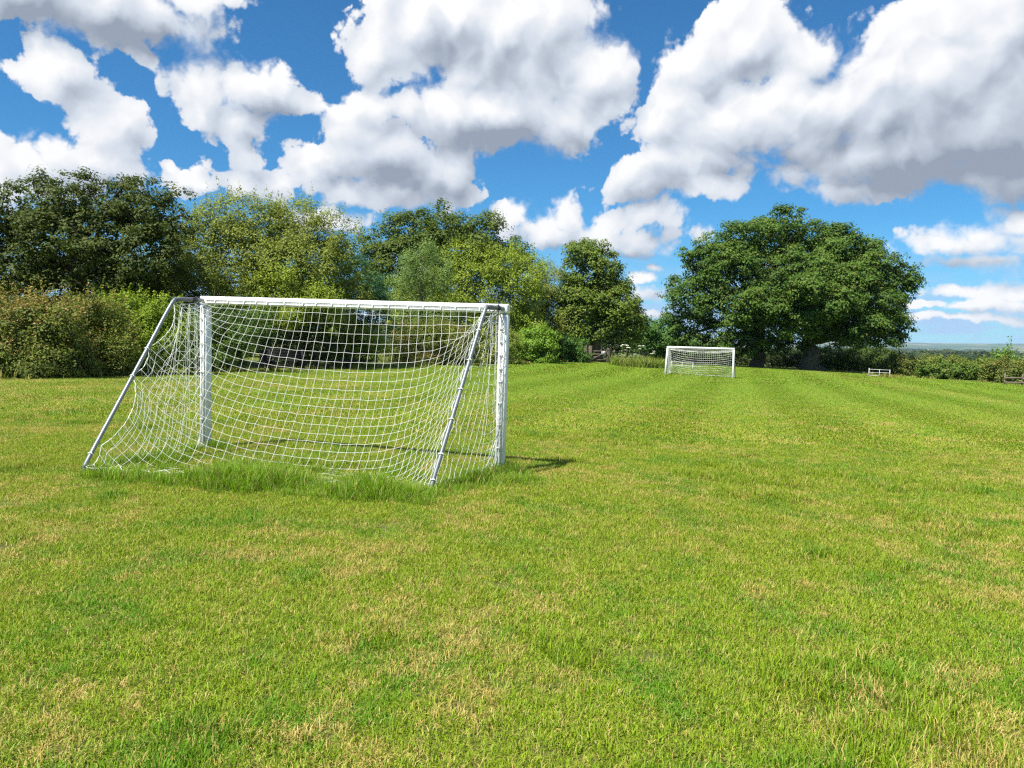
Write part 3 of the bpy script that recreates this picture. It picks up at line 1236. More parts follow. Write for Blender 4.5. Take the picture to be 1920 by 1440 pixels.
nLb, nRb = gp(386, 846, 9.28), gp(937, 902, 8.20)
nLt, nRt = at(386, 563, 9.32), at(946, 579, 8.26)
make_goal('large white football goal seen from behind, its net nearest the camera',
          nLb, nLt, nRb, nRt,
          at(326, 561, 8.72), gp(152, 893, 7.44), at(911, 575, 7.80), gp(804, 945, 6.95),
          (0, 0.31, 0.475, 0.905), (0, 0.13, 0.3, 0.46, 0.62, 0.8, 0.93, 1), 0.0017, 2, 4, 3, 0.097)
fLb, fRb = gp(1247, 704, 46.2), gp(1374, 711, 44.6)
fLt, fRt = at(1252, 650.5, 46.2), at(1376, 654, 44.6)
fn = np.array([0.36, 0.93, 0])
make_goal('distant white football goal facing the camera in front of the oaks',
          fLb, fLt, fRb, fRt,
          fLt + fn * 0.75 + np.array([0.05, 0, -.03]), np.append((fLb + fn * 1.7)[:2], gz(*(fLb + fn * 1.7)[:2])),
          fRt + fn * 0.75 + np.array([-0.05, 0, -.03]), np.append((fRb + fn * 1.7)[:2], gz(*(fRb + fn * 1.7)[:2])),
          (0, .2, .4, .6, .8, 1), (0, .2, .4, .6, .8, 1), 0.0068, 1, 3, 5, 0.125, False)


# unmown grass round the near goal
def build_long_grass():
    r = np.random.default_rng(33)
    tiles = [tile_obj('long_tuft', *blades(70, 0.10, 0.08, 0.21, 0.0055, 0.05, 200 + k, 0.5), M_LONG) for k in range(5)]
    tiles += [tile_obj('long_tuft', *blades(60, 0.09, 0.04, 0.10, 0.0050, 0.05, 220 + k, 0.5), M_LONG) for k in range(3)]
    fl, fr = gp(152, 893, 7.44)[:2], gp(804, 945, 6.95)[:2]
    segs = [(fl - [-0.35, 0.16], fl * .55 + fr * .45 - [0, 0.20], 0.30, 0.7), (fl * .55 + fr * .45 - [0, 0.20], fr - [0, 0.20], 0.40, 1.0), (fl * .4 + fr * .6, fr, 0.35, 0.7), (fr, nRb[:2], 0.30, 0.95), (fr, nRb[:2] + np.array([0.25, -0.3]), 0.3, 0.6), (nLb[:2], nLb[:2] + np.array([0.3, 0.02]), 0.22, 0.6), (nLb[:2], fl, 0.18, 0.5), (fl + [0.3, .5], fr + [0, .9], 0.5, 0.4),
            (nRb[:2], nRb[:2] + np.array([.25, .05]), .2, .8)]
    X, Y, S, I = [], [], [], []
    for (a, b, w, dens) in segs:
        Ln = np.linalg.norm(b - a)
        n = int(Ln * w * 2 * 200 * dens) + 20
        t = r.uniform(-0.04, 1.04, n)
        o = r.normal(0, w * 0.5, n)
        d = (b - a) / Ln
        nn = np.array([-d[1], d[0]])
        x = a[0] + (b - a)[0] * t + nn[0] * o
        y = a[1] + (b - a)[1] * t + nn[1] * o
        k = np.exp(-(o / w) ** 2)
        pat = 0.78 + 0.42 * _hash_noise(x * 3.4, y * 3.4, 31)
        s = (0.40 + 0.70 * k) * pat * (0.6 + .4 * dens) * r.uniform(0.6, 1.25, n)
        keep = s > 0.4
        X.append(x[keep]); Y.append(y[keep]); S.append(s[keep])
        I.append(np.where(r.uniform(0, 1, keep.sum()) < k[keep] * dens, r.integers(0, 5, keep.sum()), r.integers(5, 8, keep.sum())))
    X, Y, S, I = (np.concatenate(q) for q in (X, Y, S, I))
    rot = np.zeros((len(X), 3))
    rot[:, 2] = r.uniform(0, 6.28, len(X))
    scatter_object('unmown_grass', tiles, np.stack([X, Y, gz(X, Y)], 1), rot, S, I, 'longer bright green grass left unmown round the near goal')


build_long_grass()

# ------------------------------------------------------------------ leaves
def leaf_mesh(name, centre, normal, size, colour, aspect, origin):
    n = len(centre)
    r = rng
    normal = normal / (np.linalg.norm(normal, axis=1)[:, None] + 1e-9)
    ref = r.normal(size=(n, 3))
    t = np.cross(normal, ref)
    t /= np.linalg.norm(t, axis=1)[:, None] + 1e-9
    b = np.cross(normal, t)
    s = size[:, None]
    V = np.stack([centre - t * s * 0.5, centre + b * s * 0.5 * aspect - normal * s * 0.08, centre + t * s * 0.5, centre - b * s * 0.5 * aspect - normal * s * 0.08], 1)
    V = V.reshape(-1, 3) - np.asarray(origin)
    lp = np.arange(4 * n)
    me = raw_mesh(name, V, lp, np.arange(n) * 4, np.full(n, 4), M_LEAF)
    a = me.color_attributes.new('leaf_colour', 'FLOAT_COLOR', 'POINT')
    c = np.repeat(np.concatenate([colour, np.ones((n, 1))], 1), 4, axis=0)
    a.data.foreach_set('color', c.astype(np.float32).ravel())
    return me


def crown_leaves(lobes, n_clump, per, leaf, clump_r, palette, shoots=0, shoot_len=0.8, tips=None, flat=0.65, spread=0.22, seed=0, inner=0.2, sub=0.8, ground_clip=True, facing=None):
    """lobes: (centre, radii).  returns leaf centres, normals, sizes, colours"""
    r = np.random.default_rng(seed + 1000)
    C = np.array([l[0] for l in lobes])
    Rd = np.array([l[1] for l in lobes])
    # boughs: smaller rounded masses over each main mass
    SCt, SR, SL, SD = [], [], [], []
    for q, (c0, r0) in enumerate(zip(C, Rd)):
        area = r0[0] * r0[1] + r0[0] * r0[2] + r0[1] * r0[2]
        ns = int(np.clip(4.2 * area / sub ** 2 * 0.55, 4, 60))
        dd = r.normal(size=(ns, 3))
        dd /= np.linalg.norm(dd, axis=1)[:, None]
        bump = 1 + spread * _hash_noise(dd[:, 0] * 4 + q * 3.1, dd[:, 1] * 4 + dd[:, 2] * 3, seed % 17)
        SCt.append(c0 + dd * r0 * (r.uniform(0.50, 0.80, ns) * bump)[:, None])
        rr = np.minimum(sub, r0.min() * 0.75) * r.uniform(0.55, 1.3, ns)
        SR.append(rr)
        SL.append(np.full(ns, q))
        SD.append(dd)
    SCt, SR, SL, SD = (np.concatenate(q) for q in (SCt, SR, SL, SD))
    deep = np.zeros(len(SCt), bool)
    for q, (c, rd) in enumerate(zip(C, Rd)):
        deep |= ((((SCt - c) / rd) ** 2).sum(1) < 0.36) & (SL != q)
    if facing is not None:
        deep |= (((SCt - C[SL]) @ facing) > 0.6 * Rd[SL].mean(1)) & (r.uniform(0, 1, len(SCt)) < 0.65)
    SCt, SR, SL, SD = SCt[~deep], SR[~deep], SL[~deep], SD[~deep]
    k = n_clump
    si = r.choice(len(SCt), k, p=SR ** 2 / (SR ** 2).sum())
    d = r.normal(size=(k, 3)) + SD[si] * 0.75 + np.array([0, 0, 0.55])
    if facing is not None:
        d -= facing * 0.35
    d /= np.linalg.norm(d, axis=1)[:, None]
    pos = SCt[si] + d * (SR[si] * r.uniform(0.35, 1.0, k) ** 0.6)[:, None] * np.array([1, 1, 0.75])
    li = SL[si]
    # a loose filling inside, so that no daylight comes straight through
    nf = int(k * inner)
    fi = r.choice(len(C), nf, p=(Rd.prod(1) / Rd.prod(1).sum()))
    fd = r.normal(size=(nf, 3))
    fd /= np.linalg.norm(fd, axis=1)[:, None]
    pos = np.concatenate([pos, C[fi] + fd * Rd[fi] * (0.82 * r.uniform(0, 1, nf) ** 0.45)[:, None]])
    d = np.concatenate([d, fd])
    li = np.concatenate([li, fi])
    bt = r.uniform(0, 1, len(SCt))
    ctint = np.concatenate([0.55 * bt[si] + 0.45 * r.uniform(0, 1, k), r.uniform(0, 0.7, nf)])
    k = len(pos)
    cr = clump_r * r.uniform(0.6, 1.35, k)
    ci = np.repeat(np.arange(k), per)
    off = r.normal(size=(k * per, 3))
    off /= np.linalg.norm(off, axis=1)[:, None]
    off *= (r.uniform(0, 1, k * per) ** 0.4)[:, None]
    ctr = pos[ci] + off * cr[ci][:, None] * np.array([1, 1, flat])
    nrm = off * 0.7 + d[ci] * 0.55 + np.array([0, 0, 0.45]) + r.normal(0, 0.36, (k * per, 3))
    ti = ctint[ci] * 0.6 + r.uniform(0, 1, k * per) * 0.4
    tipf = np.zeros(k * per)
    lobe_top = (C[li][:, 2] + Rd[li][:, 2])[ci]
    lobe_bot = (C[li][:, 2] - Rd[li][:, 2])[ci]
    hrel = (ctr[:, 2] - lobe_bot) / (lobe_top - lobe_bot + 1e-6)
    if shoots:
        up = d[:, 2] > 0.15
        cand = np.where(up)[0]
        pick = r.choice(cand, min(shoots, len(cand)), replace=len(cand) < shoots)
        m = 16
        base = pos[pick] + d[pick] * 0.1
        dirn = d[pick] * 0.45 + np.array([0, 0, 0.9]) + r.normal(0, 0.22, (len(pick), 3))
        dirn /= np.linalg.norm(dirn, axis=1)[:, None]
        ln = shoot_len * r.uniform(0.4, 1.2, len(pick))
        tt = np.tile(np.linspace(0.05, 1, m), len(pick))
        si = np.repeat(np.arange(len(pick)), m)
        sp = base[si] + dirn[si] * (ln[si] * tt)[:, None] + r.normal(0, 0.045, (len(si), 3)) * (1.3 - tt)[:, None] * shoot_len / 0.8 * 1.5
        ctr = np.concatenate([ctr, sp])
        nrm = np.concatenate([nrm, r.normal(0, 0.7, (len(si), 3)) + np.array([0, 0, 0.4])])
        ti = np.concatenate([ti, 0.55 + 0.45 * r.uniform(0, 1, len(si))])
        tipf = np.concatenate([tipf, np.ones(len(si))])
        hrel = np.concatenate([hrel, np.ones(len(si))])
    n = len(ctr)
    pal = np.array(palette)
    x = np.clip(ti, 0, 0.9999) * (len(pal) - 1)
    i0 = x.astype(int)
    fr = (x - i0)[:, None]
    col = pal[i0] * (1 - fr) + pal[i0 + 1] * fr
    if tips is not None:
        tc, lo, amount = tips
        patch = 0.5 + 0.5 * _hash_noise(ctr[:, 0] * 1.3, ctr[:, 1] * 1.3 + ctr[:, 2], seed % 13 + 3)
        f = np.clip((hrel - lo) / (1 - lo + 1e-6), 0, 1) * amount * np.clip(patch * 1.6, 0, 1)
        f = (r.uniform(0, 1, n) < f)[:, None] * r.uniform(0.5, 1, (n, 1))
        col = col * (1 - f) + np.array(tc) * f
    col *= r.uniform(0.86, 1.16, (n, 1)) * 1.34
    sz = leaf * r.uniform(0.6, 1.35, n)
    if ground_clip:
        g = gz(ctr[:, 0], ctr[:, 1])
        keep = ctr[:, 2] > g + 0.02
        ctr, nrm, sz, col = ctr[keep], nrm[keep], sz[keep], col[keep]
    return ctr, nrm, sz, col


def lobes_px(spec, D):
    """spec rows: (x, y, half width, half height[, depth shift[, half depth]])"""
    out = []
    for q in spec:
        dd = D + (q[4] if len(q) > 4 else 0.0)
        c = at(q[0], q[1], dd)
        rx, rz = q[2] * dd / FPX, q[3] * dd / FPX
        ry = q[5] if len(q) > 5 else (rx + rz) * 0.5
        out.append((c, np.array([rx, ry, rz])))
    return out


def limb(mb, p0, p1, r0, r1, wob, sides=8, sag=0.0):
    n = 7
    t = np.linspace(0, 1, n)[:, None]
    L = np.linalg.norm(p1 - p0)
    pts = p0 * (1 - t) + p1 * t
    w = np.cumsum(rng.normal(0, wob * L / n, (n, 3)), axis=0) * np.sin(np.pi * t)
    pts = pts + w
    pts[:, 2] += sag * L * np.sin(np.pi * t[:, 0])
    q = catmull(pts, 2)
    mb.tube(q, np.linspace(r0, r1, len(q)), sides, jitter=0.12)
    return q


def make_tree(name, label, group, base, trunk_top, trunk_r, lobes, crown_kw, aspect=0.55, cat='tree', n_limb=None, extra_stems=()):
    root = empty(name, tuple(base), label, cat, group)
    mb = MB()
    base = np.asarray(base, float)
    tt = np.asarray(trunk_top, float)
    n = 10
    t = np.linspace(0, 1, n)
    pts = base[None] * (1 - t[:, None]) + tt[None] * t[:, None]
    pts[1:-1] += rng.normal(0, trunk_r * 0.25, (n - 2, 3)) * np.array([1, 1, .2])
    rad = trunk_r * (1 - 0.35 * t) * (1 + 0.75 * np.exp(-t * 11))
    pts[0, 2] -= 0.35
    q = catmull(pts, 2)
    mb.tube(q, np.interp(np.linspace(0, 1, len(q)), t, rad), 14, jitter=0.16)
    ls = list(lobes)
    rng.shuffle(ls)
    for (c, rd) in ls[:n_limb]:
        f = rng.uniform(0.55, 1.0)
        p0 = base * (1 - f) + tt * f
        r0 = trunk_r * rng.uniform(0.3, 0.5)
        qq = limb(mb, p0, c + rng.normal(0, 0.15, 3) * rd, r0, r0 * 0.25, 0.18, 8, 0.06)
        for _ in range(3):
            k = rng.integers(len(qq) // 3, len(qq))
            d = rng.normal(size=3)
            d /= np.linalg.norm(d)
            d[2] = abs(d[2]) * 0.6
            limb(mb, qq[k], c + d * rd * 0.85, r0 * 0.35, r0 * 0.07, 0.2, 5)
    for (b2, t2, r2) in extra_stems:
        limb(mb, np.asarray(b2), np.asarray(t2), r2, r2 * .4, 0.1, 8)
    mb.build('trunk', M_BARK, root, smooth=True)
    ctr, nrm, sz, col = crown_leaves(lobes, **crown_kw)
    link('crown', leaf_mesh('crown', ctr, nrm, sz, col, aspect, base), root)
    return root, len(ctr)


def make_shrub(name, label, group, base, lobes, crown_kw, aspect=0.6, cat='shrub', stems=7):
    root = empty(name, tuple(base), label, cat, group)
    base = np.asarray(base, float)
    for k in range(stems):
        mb = MB()
        c, rd = lobes[rng.integers(len(lobes))]
        p = np.array([c[0] + rng.normal(0, .35) * rd[0], c[1] + rng.normal(0, .25) * rd[1], 0])
        p[2] = float(gz(p[0], p[1])) - 0.1
        e = c + rng.normal(0, 0.45, 3) * rd
        e[2] = max(e[2], p[2] + 0.5)
        q = limb(mb, p, e, 0.045, 0.012, 0.2, 6)
        limb(mb, q[len(q) // 2], e + rng.normal(0, .35, 3) * rd, 0.022, 0.007, 0.2, 5)
        mb.build('stem', M_BARK, root, smooth=True)
    ctr, nrm, sz, col = crown_leaves(lobes, **crown_kw)
    link('foliage', leaf_mesh('foliage', ctr, nrm, sz, col, aspect, base), root)
    return root, len(ctr)


NLEAF = 0
VIEW = np.array([0, 1.0, 0])
PAL_OAK = [(0.021, 0.043, 0.009), (0.042, 0.083, 0.013), (0.068, 0.120, 0.018), (0.098, 0.150, 0.022)]
PAL_DARK = [(0.022, 0.034, 0.008), (0.042, 0.058, 0.011), (0.062, 0.080, 0.013), (0.042, 0.078, 0.020)]
PAL_SALLOW = [(0.070, 0.095, 0.018), (0.125, 0.155, 0.026), (0.175, 0.205, 0.036), (0.215, 0.235, 0.055)]
PAL_LIGHT = [(0.080, 0.120, 0.016), (0.140, 0.190, 0.020), (0.190, 0.240, 0.028), (0.22, 0.26, 0.045)]
PAL_BIRCH = [(0.075, 0.125, 0.035), (0.125, 0.185, 0.050), (0.165, 0.235, 0.065)]
PAL_BLUE = [(0.018, 0.060, 0.020), (0.032, 0.088, 0.034), (0.050, 0.115, 0.045)]
PAL_HEDGE = [(0.032, 0.050, 0.010), (0.070, 0.095, 0.017), (0.115, 0.140, 0.026), (0.14, 0.175, 0.032)]
PAL_BRIGHT = [(0.080, 0.130, 0.012), (0.145, 0.205, 0.018), (0.20, 0.255, 0.022)]

# ------------------------------------------------------------------ trees along the left and behind
def tree_px(name, label, group, D, base, top, tr, spec, kw, aspect=0.55, n_limb=None, extra=()):
    global NLEAF
    b = gp(base[0], base[1], D)
    t = at(top[0], top[1], D)
    lobes = lobes_px(spec, D)
    kw = dict(kw)
    kw.setdefault('facing', VIEW)
    o, n = make_tree(name, label, group, b, t, tr, lobes, kw, aspect, n_limb=n_limb, extra_stems=extra)
    NLEAF += n
    return o


GT = 'trees behind the hedge'
tree_px('broadleaf_tree', 'tall dark green broadleaf tree behind the hedge at the left edge', GT, 33.0, (150, 700), (150, 430), 0.42,
        [(90, 375, 75, 58), (205, 380, 70, 58), (290, 400, 75, 52), (15, 410, 80, 60), (-80, 440, 90, 80), (345, 420, 36, 42), (130, 460, 130, 80, -.6), (260, 480, 100, 75, -.6),
         (20, 500, 110, 80, -.8), (150, 545, 130, 60, -.6), (270, 540, 70, 60, -.3), (-90, 550, 120, 90), (165, 355, 40, 28), (95, 340, 40, 26), (230, 345, 40, 24)],
        dict(n_clump=2350, per=34, sub=0.95, leaf=0.14, clump_r=0.36, palette=PAL_DARK, flat=0.6, seed=1, spread=0.14, inner=0.22))
tree_px('sallow_tree', 'broad olive green sallow tree with feathery top left of the crossbar', GT, 37.0, (500, 700), (490, 480), 0.22,
        [(470, 420, 75, 52), (545, 425, 70, 50), (395, 435, 62, 50), (340, 490, 62, 62), (610, 450, 52, 44), (640, 500, 42, 56), (440, 500, 105, 70, -.5), (560, 510, 95, 70, -.5),
         (330, 560, 70, 60), (480, 580, 120, 50, -.4), (620, 570, 60, 55), (290, 520, 40, 50)],
        dict(n_clump=2650, per=32, sub=0.85, leaf=0.12, clump_r=0.36, palette=PAL_SALLOW, flat=0.9, shoots=620, shoot_len=0.85, seed=2, spread=0.10, inner=0.45), 0.42,
        extra=[(gp(455, 700, 37.2), at(420, 520, 37), .14), (gp(560, 698, 37.4), at(590, 520, 37), .14)])
tree_px('sallow_bush', 'small yellow green sallow bush in front of the olive sallow', GT, 35.4, (545, 699), (545, 590), 0.09,
        [(520, 525, 42, 34), (575, 530, 44, 36), (545, 575, 75, 45), (490, 560, 36, 40), (600, 580, 40, 40)],
        dict(n_clump=700, per=26, leaf=0.10, clump_r=0.30, palette=PAL_LIGHT, flat=0.9, shoots=120, shoot_len=0.5, seed=3), 0.45)
tree_px('holly_tree', 'dark blue green small tree between the olive sallow and central tree', GT, 40.0, (660, 695), (660, 560), 0.14,
        [(655, 520, 40, 50), (690, 545, 36, 45), (640, 580, 50, 50), (690, 600, 45, 45)],
        dict(n_clump=650, per=26, leaf=0.11, clump_r=0.32, palette=PAL_BLUE, seed=4), 0.5)
tree_px('broadleaf_tree', 'tall dark rounded tree rising highest behind the middle of the crossbar', GT, 56.0, (820, 690), (815, 480), 0.4,
        [(830, 425, 68, 42), (895, 435, 44, 38), (775, 445, 48, 40), (720, 465, 46, 42), (860, 470, 90, 50, -.6), (760, 500, 85, 55, -.5), (940, 480, 40, 36), (705, 515, 36, 46), (800, 560, 110, 60), (950, 500, 45, 40)],
        dict(n_clump=2100, per=28, sub=1.15, leaf=0.19, clump_r=0.54, palette=[(0.03, 0.055, 0.010), (0.055, 0.085, 0.014), (0.085, 0.115, 0.02), (0.10, 0.135, 0.026)], flat=0.6, seed=5, spread=0.15), 0.55)
tree_px('birch_tree', 'slender pale grey green birch with pointed top above the net', GT, 46.5, (790, 691), (790, 480), 0.12,
        [(793, 470, 26, 34), (782, 510, 38, 40), (805, 520, 38, 45), (770, 560, 45, 45), (815, 580, 45, 50)],
        dict(n_clump=750, per=26, leaf=0.10, clump_r=0.3, palette=PAL_BIRCH, flat=1.1, shoots=160, shoot_len=0.6, seed=6), 0.45)
tree_px('sallow_tree', 'wide yellow green sallow tree behind the right half of the crossbar', GT, 54.0, (890, 690), (890, 560), 0.2,
        [(860, 495, 56, 36), (930, 500, 62, 40), (985, 525, 44, 40), (880, 550, 100, 55, -.5), (960, 570, 70, 50, -.4), (780, 580, 60, 50), (740, 590, 40, 45), (840, 620, 110, 50), (955, 625, 75, 45)],
        dict(n_clump=2250, per=28, sub=1.0, leaf=0.14, clump_r=0.42, palette=PAL_LIGHT, flat=0.9, shoots=480, shoot_len=0.75, seed=7, spread=0.10, inner=0.4), 0.45)
tree_px('sallow_tree', 'grey olive sallow leaning over the bushes right of the near goal', GT, 60.5, (1020, 684), (1020, 570), 0.16,
        [(1025, 535, 34, 44), (1000, 570, 42, 46), (1045, 580, 40, 46), (1020, 610, 60, 44, -.4), (1060, 620, 36, 36), (970, 615, 40, 40)],
        dict(n_clump=1300, per=26, leaf=0.13, clump_r=0.42, inner=0.4, palette=PAL_SALLOW, flat=0.9, shoots=220, shoot_len=0.6, seed=8), 0.45)
tree_px('roadside_tree', 'upright olive tree with bare trunk beside the timber gate', GT, 60.0, (1118, 678), (1116, 540), 0.42,
        [(1105, 482, 44, 32), (1075, 510, 28, 26), (1140, 500, 30, 24), (1115, 530, 56, 40), (1165, 535, 26, 32), (1085, 560, 42, 40), (1150, 575, 48, 40), (1120, 600, 62, 36), (1185, 600, 28, 30), (1170, 620, 40, 26), (1078, 615, 36, 30)],
        dict(n_clump=1500, per=28, sub=1.1, leaf=0.2, clump_r=0.52, palette=[(0.040, 0.066, 0.011), (0.070, 0.110, 0.016), (0.105, 0.148, 0.021), (0.13, 0.168, 0.028)], seed=9, spread=0.18,
             tips=((0.18, 0.13, 0.03), 0.55, 0.15)), 0.55)
tree_px('hawthorn_tree', 'low green hawthorn between the gate tree and the oaks', GT, 66.0, (1235, 684), (1235, 640), 0.16,
        [(1215, 625, 26, 26), (1245, 622, 26, 28), (1200, 640, 26, 24), (1235, 650, 36, 24), (1265, 640, 24, 28), (1190, 610, 18, 26)],
        dict(n_clump=700, per=24, leaf=0.17, clump_r=0.5, palette=[(0.035, 0.085, 0.018), (0.06, 0.125, 0.026), (0.085, 0.165, 0.035)], seed=10), 0.55)

GO = 'oaks behind the far goal'
OAK_KW = dict(n_clump=3000, per=30, sub=1.45, leaf=0.21, clump_r=0.56, palette=PAL_OAK, flat=0.55, spread=0.20, inner=0.22, tips=((0.12, 0.095, 0.026), -1.0, 0.06))
tree_px('oak_tree', 'left one of the two spreading oaks, with the domed crown top', GO, 66.0, (1419, 693), (1425, 600), 0.48,
        [(1450, 440, 74, 46), (1390, 455, 60, 44), (1345, 495, 56, 42), (1510, 455, 52, 46), (1290, 500, 26, 34), (1282, 545, 30, 30), (1400, 520, 90, 60, -2.0), (1480, 520, 80, 60, -2.0),
         (1310, 565, 60, 46, -1), (1275, 595, 30, 26), (1390, 580, 80, 46, -3.0), (1300, 625, 50, 30), (1370, 630, 60, 28, -1.0), (1460, 590, 60, 40, -3.0), (1430, 635, 50, 24), (1340, 642, 60, 24, -2), (1315, 650, 50, 18, -1), (1400, 645, 60, 24, -3), (1475, 640, 46, 26, -2)],
        dict(OAK_KW, seed=11), 0.6)
tree_px('oak_tree', 'right one of the two spreading oaks, boughs hanging towards the low hedge', GO, 64.0, (1521, 697), (1519, 600), 0.72,
        [(1575, 480, 52, 42), (1622, 500, 48, 44), (1550, 500, 60, 50), (1662, 528, 42, 38), (1706, 512, 16, 30), (1605, 550, 74, 50, -2.0), (1682, 560, 34, 34), (1540, 560, 70, 50, -3.0), (1650, 595, 44, 30, -1),
         (1585, 605, 60, 32, -2), (1625, 625, 60, 22, -2), (1665, 632, 34, 20, -2), (1690, 590, 24, 20), (1500, 600, 50, 34, -2), (1560, 628, 40, 20), (1640, 640, 56, 20, -3), (1600, 618, 60, 32, -3), (1668, 638, 34, 18, -2), (1688, 622, 22, 20, -1)],
        dict(OAK_KW, seed=12), 0.6)

# ------------------------------------------------------------------ hedges
def shrub_px(name, label, group, D, spec, kw, aspect=0.6, cat='shrub', stems=7, facing=True):
    global NLEAF
    lobes = lobes_px(spec, D)
    c = np.mean([l[0] for l in lobes], axis=0)
    b = np.array([c[0], c[1], float(gz(c[0], c[1]))])
    kw = dict(kw)
    if facing:
        kw.setdefault('facing', VIEW)
    o, n = make_shrub(name, label, group, b, lobes, kw, aspect, cat, stems)
    NLEAF += n
    return o


GH = 'hedge along the left side of the field'
HK = dict(sub=0.5, per=26, leaf=0.075, clump_r=0.24, palette=PAL_HEDGE, flat=0.85, inner=0.22, spread=0.18)
shrub_px('hedge_shrub', 'tall hedge shrub with reddish brown tips at the left edge', GH, 22.8,
         [(-40, 640, 90, 85), (40, 630, 75, 78), (110, 635, 65, 72), (20, 590, 70, 40), (100, 600, 60, 40), (60, 680, 120, 45, -.3)],
         dict(HK, n_clump=1500, shoots=520, shoot_len=0.62, tips=((0.25, 0.165, 0.06), 0.62, 0.75), seed=21))
shrub_px('hedge_shrub', 'hedge shrub with rusty tips left of the bright hawthorn', GH, 24.7,
         [(170, 640, 50, 70), (205, 650, 45, 60), (180, 600, 45, 36), (190, 685, 60, 35, -.3)],
         dict(HK, n_clump=750, shoots=260, shoot_len=0.55, tips=((0.23, 0.16, 0.055), 0.62, 0.65), seed=22))
shrub_px('hawthorn_shrub', 'bright yellow green hawthorn behind the left back stay of the near goal', GH, 26.9,
         [(245, 590, 45, 36), (295, 590, 42, 34), (265, 630, 60, 50), (315, 640, 45, 50), (270, 675, 70, 40)],
         dict(HK, n_clump=900, palette=PAL_BRIGHT, shoots=150, shoot_len=0.4, seed=23))
shrub_px('hedge_shrub', 'mid green hedge shrub behind the left post of the near goal', GH, 31.0,
         [(370, 620, 45, 50), (420, 610, 50, 48), (470, 625, 40, 48), (400, 665, 80, 42)],
         dict(HK, n_clump=900, palette=[(0.03, 0.06, 0.012), (0.065, 0.115, 0.02), (0.10, 0.165, 0.028)], shoots=80, shoot_len=0.4, seed=24))
shrub_px('hedge_shrub', 'dark low hedge shrub behind the dark bench', GH, 36.0,
         [(540, 640, 55, 45), (590, 645, 45, 42), (560, 610, 50, 30)],
         dict(HK, n_clump=420, leaf=0.085, palette=[(0.02, 0.035, 0.01), (0.035, 0.055, 0.014), (0.06, 0.085, 0.02)], seed=25))
shrub_px('hawthorn_shrub', 'yellow green hawthorn in the middle of the net', GH, 38.8,
         [(650, 625, 48, 32), (690, 635, 40, 34), (655, 665, 60, 30)],
         dict(HK, n_clump=620, leaf=0.085, palette=PAL_BRIGHT, shoots=90, shoot_len=0.45, tips=((0.22, 0.12, 0.05), 0.6, 0.4), seed=26))
shrub_px('hedge_shrub', 'brown tipped hedge shrub behind the right half of the net', GH, 44.0,
         [(750, 650, 50, 40), (810, 645, 50, 38), (780, 625, 60, 24), (860, 648, 45, 38), (800, 680, 90, 22)],
         dict(HK, n_clump=1000, leaf=0.085, shoots=200, shoot_len=0.5, tips=((0.20, 0.11, 0.05), 0.5, 0.75), seed=27))
shrub_px('hedge_shrub', 'pale flowering hedge shrub hard against the right post of the near goal', GH, 48.0,
         [(905, 650, 34, 34), (945, 650, 32, 34), (925, 675, 50, 20)],
         dict(HK, n_clump=420, leaf=0.09, palette=PAL_SALLOW, shoots=50, shoot_len=0.4, tips=((0.5, 0.45, 0.3), 0.2, 0.10), seed=28))
for (lab, D, spec, sd) in (('dark undergrowth added as backing behind the hedge at the left of the near goal', 38.0, [(60, 610, 90, 70), (190, 620, 90, 65), (320, 630, 90, 60), (250, 570, 90, 50)], 61),
                           ('dark undergrowth added to darken the gap behind the bench', 45.0, [(430, 640, 80, 50), (540, 635, 80, 55), (640, 640, 70, 50), (560, 585, 80, 40)], 62),
                           ('dark undergrowth added as backing below the sallows behind the right half of the net', 60.0, [(730, 645, 70, 42), (830, 640, 80, 46), (930, 640, 70, 44), (1030, 645, 60, 40)], 63)):
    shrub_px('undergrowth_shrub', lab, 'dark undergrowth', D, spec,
             dict(HK, n_clump=540, sub=0.9, per=22, leaf=0.17, clump_r=0.4, inner=0.6, palette=[(0.018, 0.03, 0.009), (0.03, 0.048, 0.012), (0.045, 0.07, 0.016)], seed=sd))  # added as dark backing for bright gaps; shade is in the leaf colours
shrub_px('undergrowth_shrub', 'dark undergrowth added to deepen the shade behind the timber gate', 'dark undergrowth', 74.0,
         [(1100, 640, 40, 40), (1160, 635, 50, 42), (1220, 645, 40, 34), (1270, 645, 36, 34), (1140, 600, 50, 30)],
         dict(HK, n_clump=520, sub=1.1, per=22, leaf=0.2, clump_r=0.5, inner=0.6, palette=[(0.014, 0.024, 0.007), (0.022, 0.038, 0.010), (0.036, 0.058, 0.014)], seed=64))  # added to close a bright gap; dark leaf colours stand in for shade
GB = 'round bushes right of the near goal'
shrub_px('elder_bush', 'lighter round leafy bush right of the near goal, its top yellow green', GB, 51.5,
         [(985, 652, 36, 32), (1015, 650, 34, 32), (1000, 632, 34, 18), (1000, 672, 50, 18)],
         dict(HK, n_clump=650, leaf=0.11, clump_r=0.26, palette=[(0.07, 0.13, 0.016), (0.125, 0.21, 0.024), (0.17, 0.28, 0.03)], seed=29, shoots=60, shoot_len=0.4))
shrub_px('elder_bush', 'darker bush between the light round bush and the timber gate', GB, 55.6,
         [(1060, 655, 34, 30), (1085, 662, 18, 26), (1035, 665, 28, 22), (1065, 675, 36, 14)],
         dict(HK, n_clump=560, leaf=0.12, clump_r=0.28, palette=[(0.035, 0.08, 0.016), (0.065, 0.13, 0.022), (0.10, 0.185, 0.03)], seed=30, shoots=60, shoot_len=0.4))
GR = 'low hedge along the right of the field'
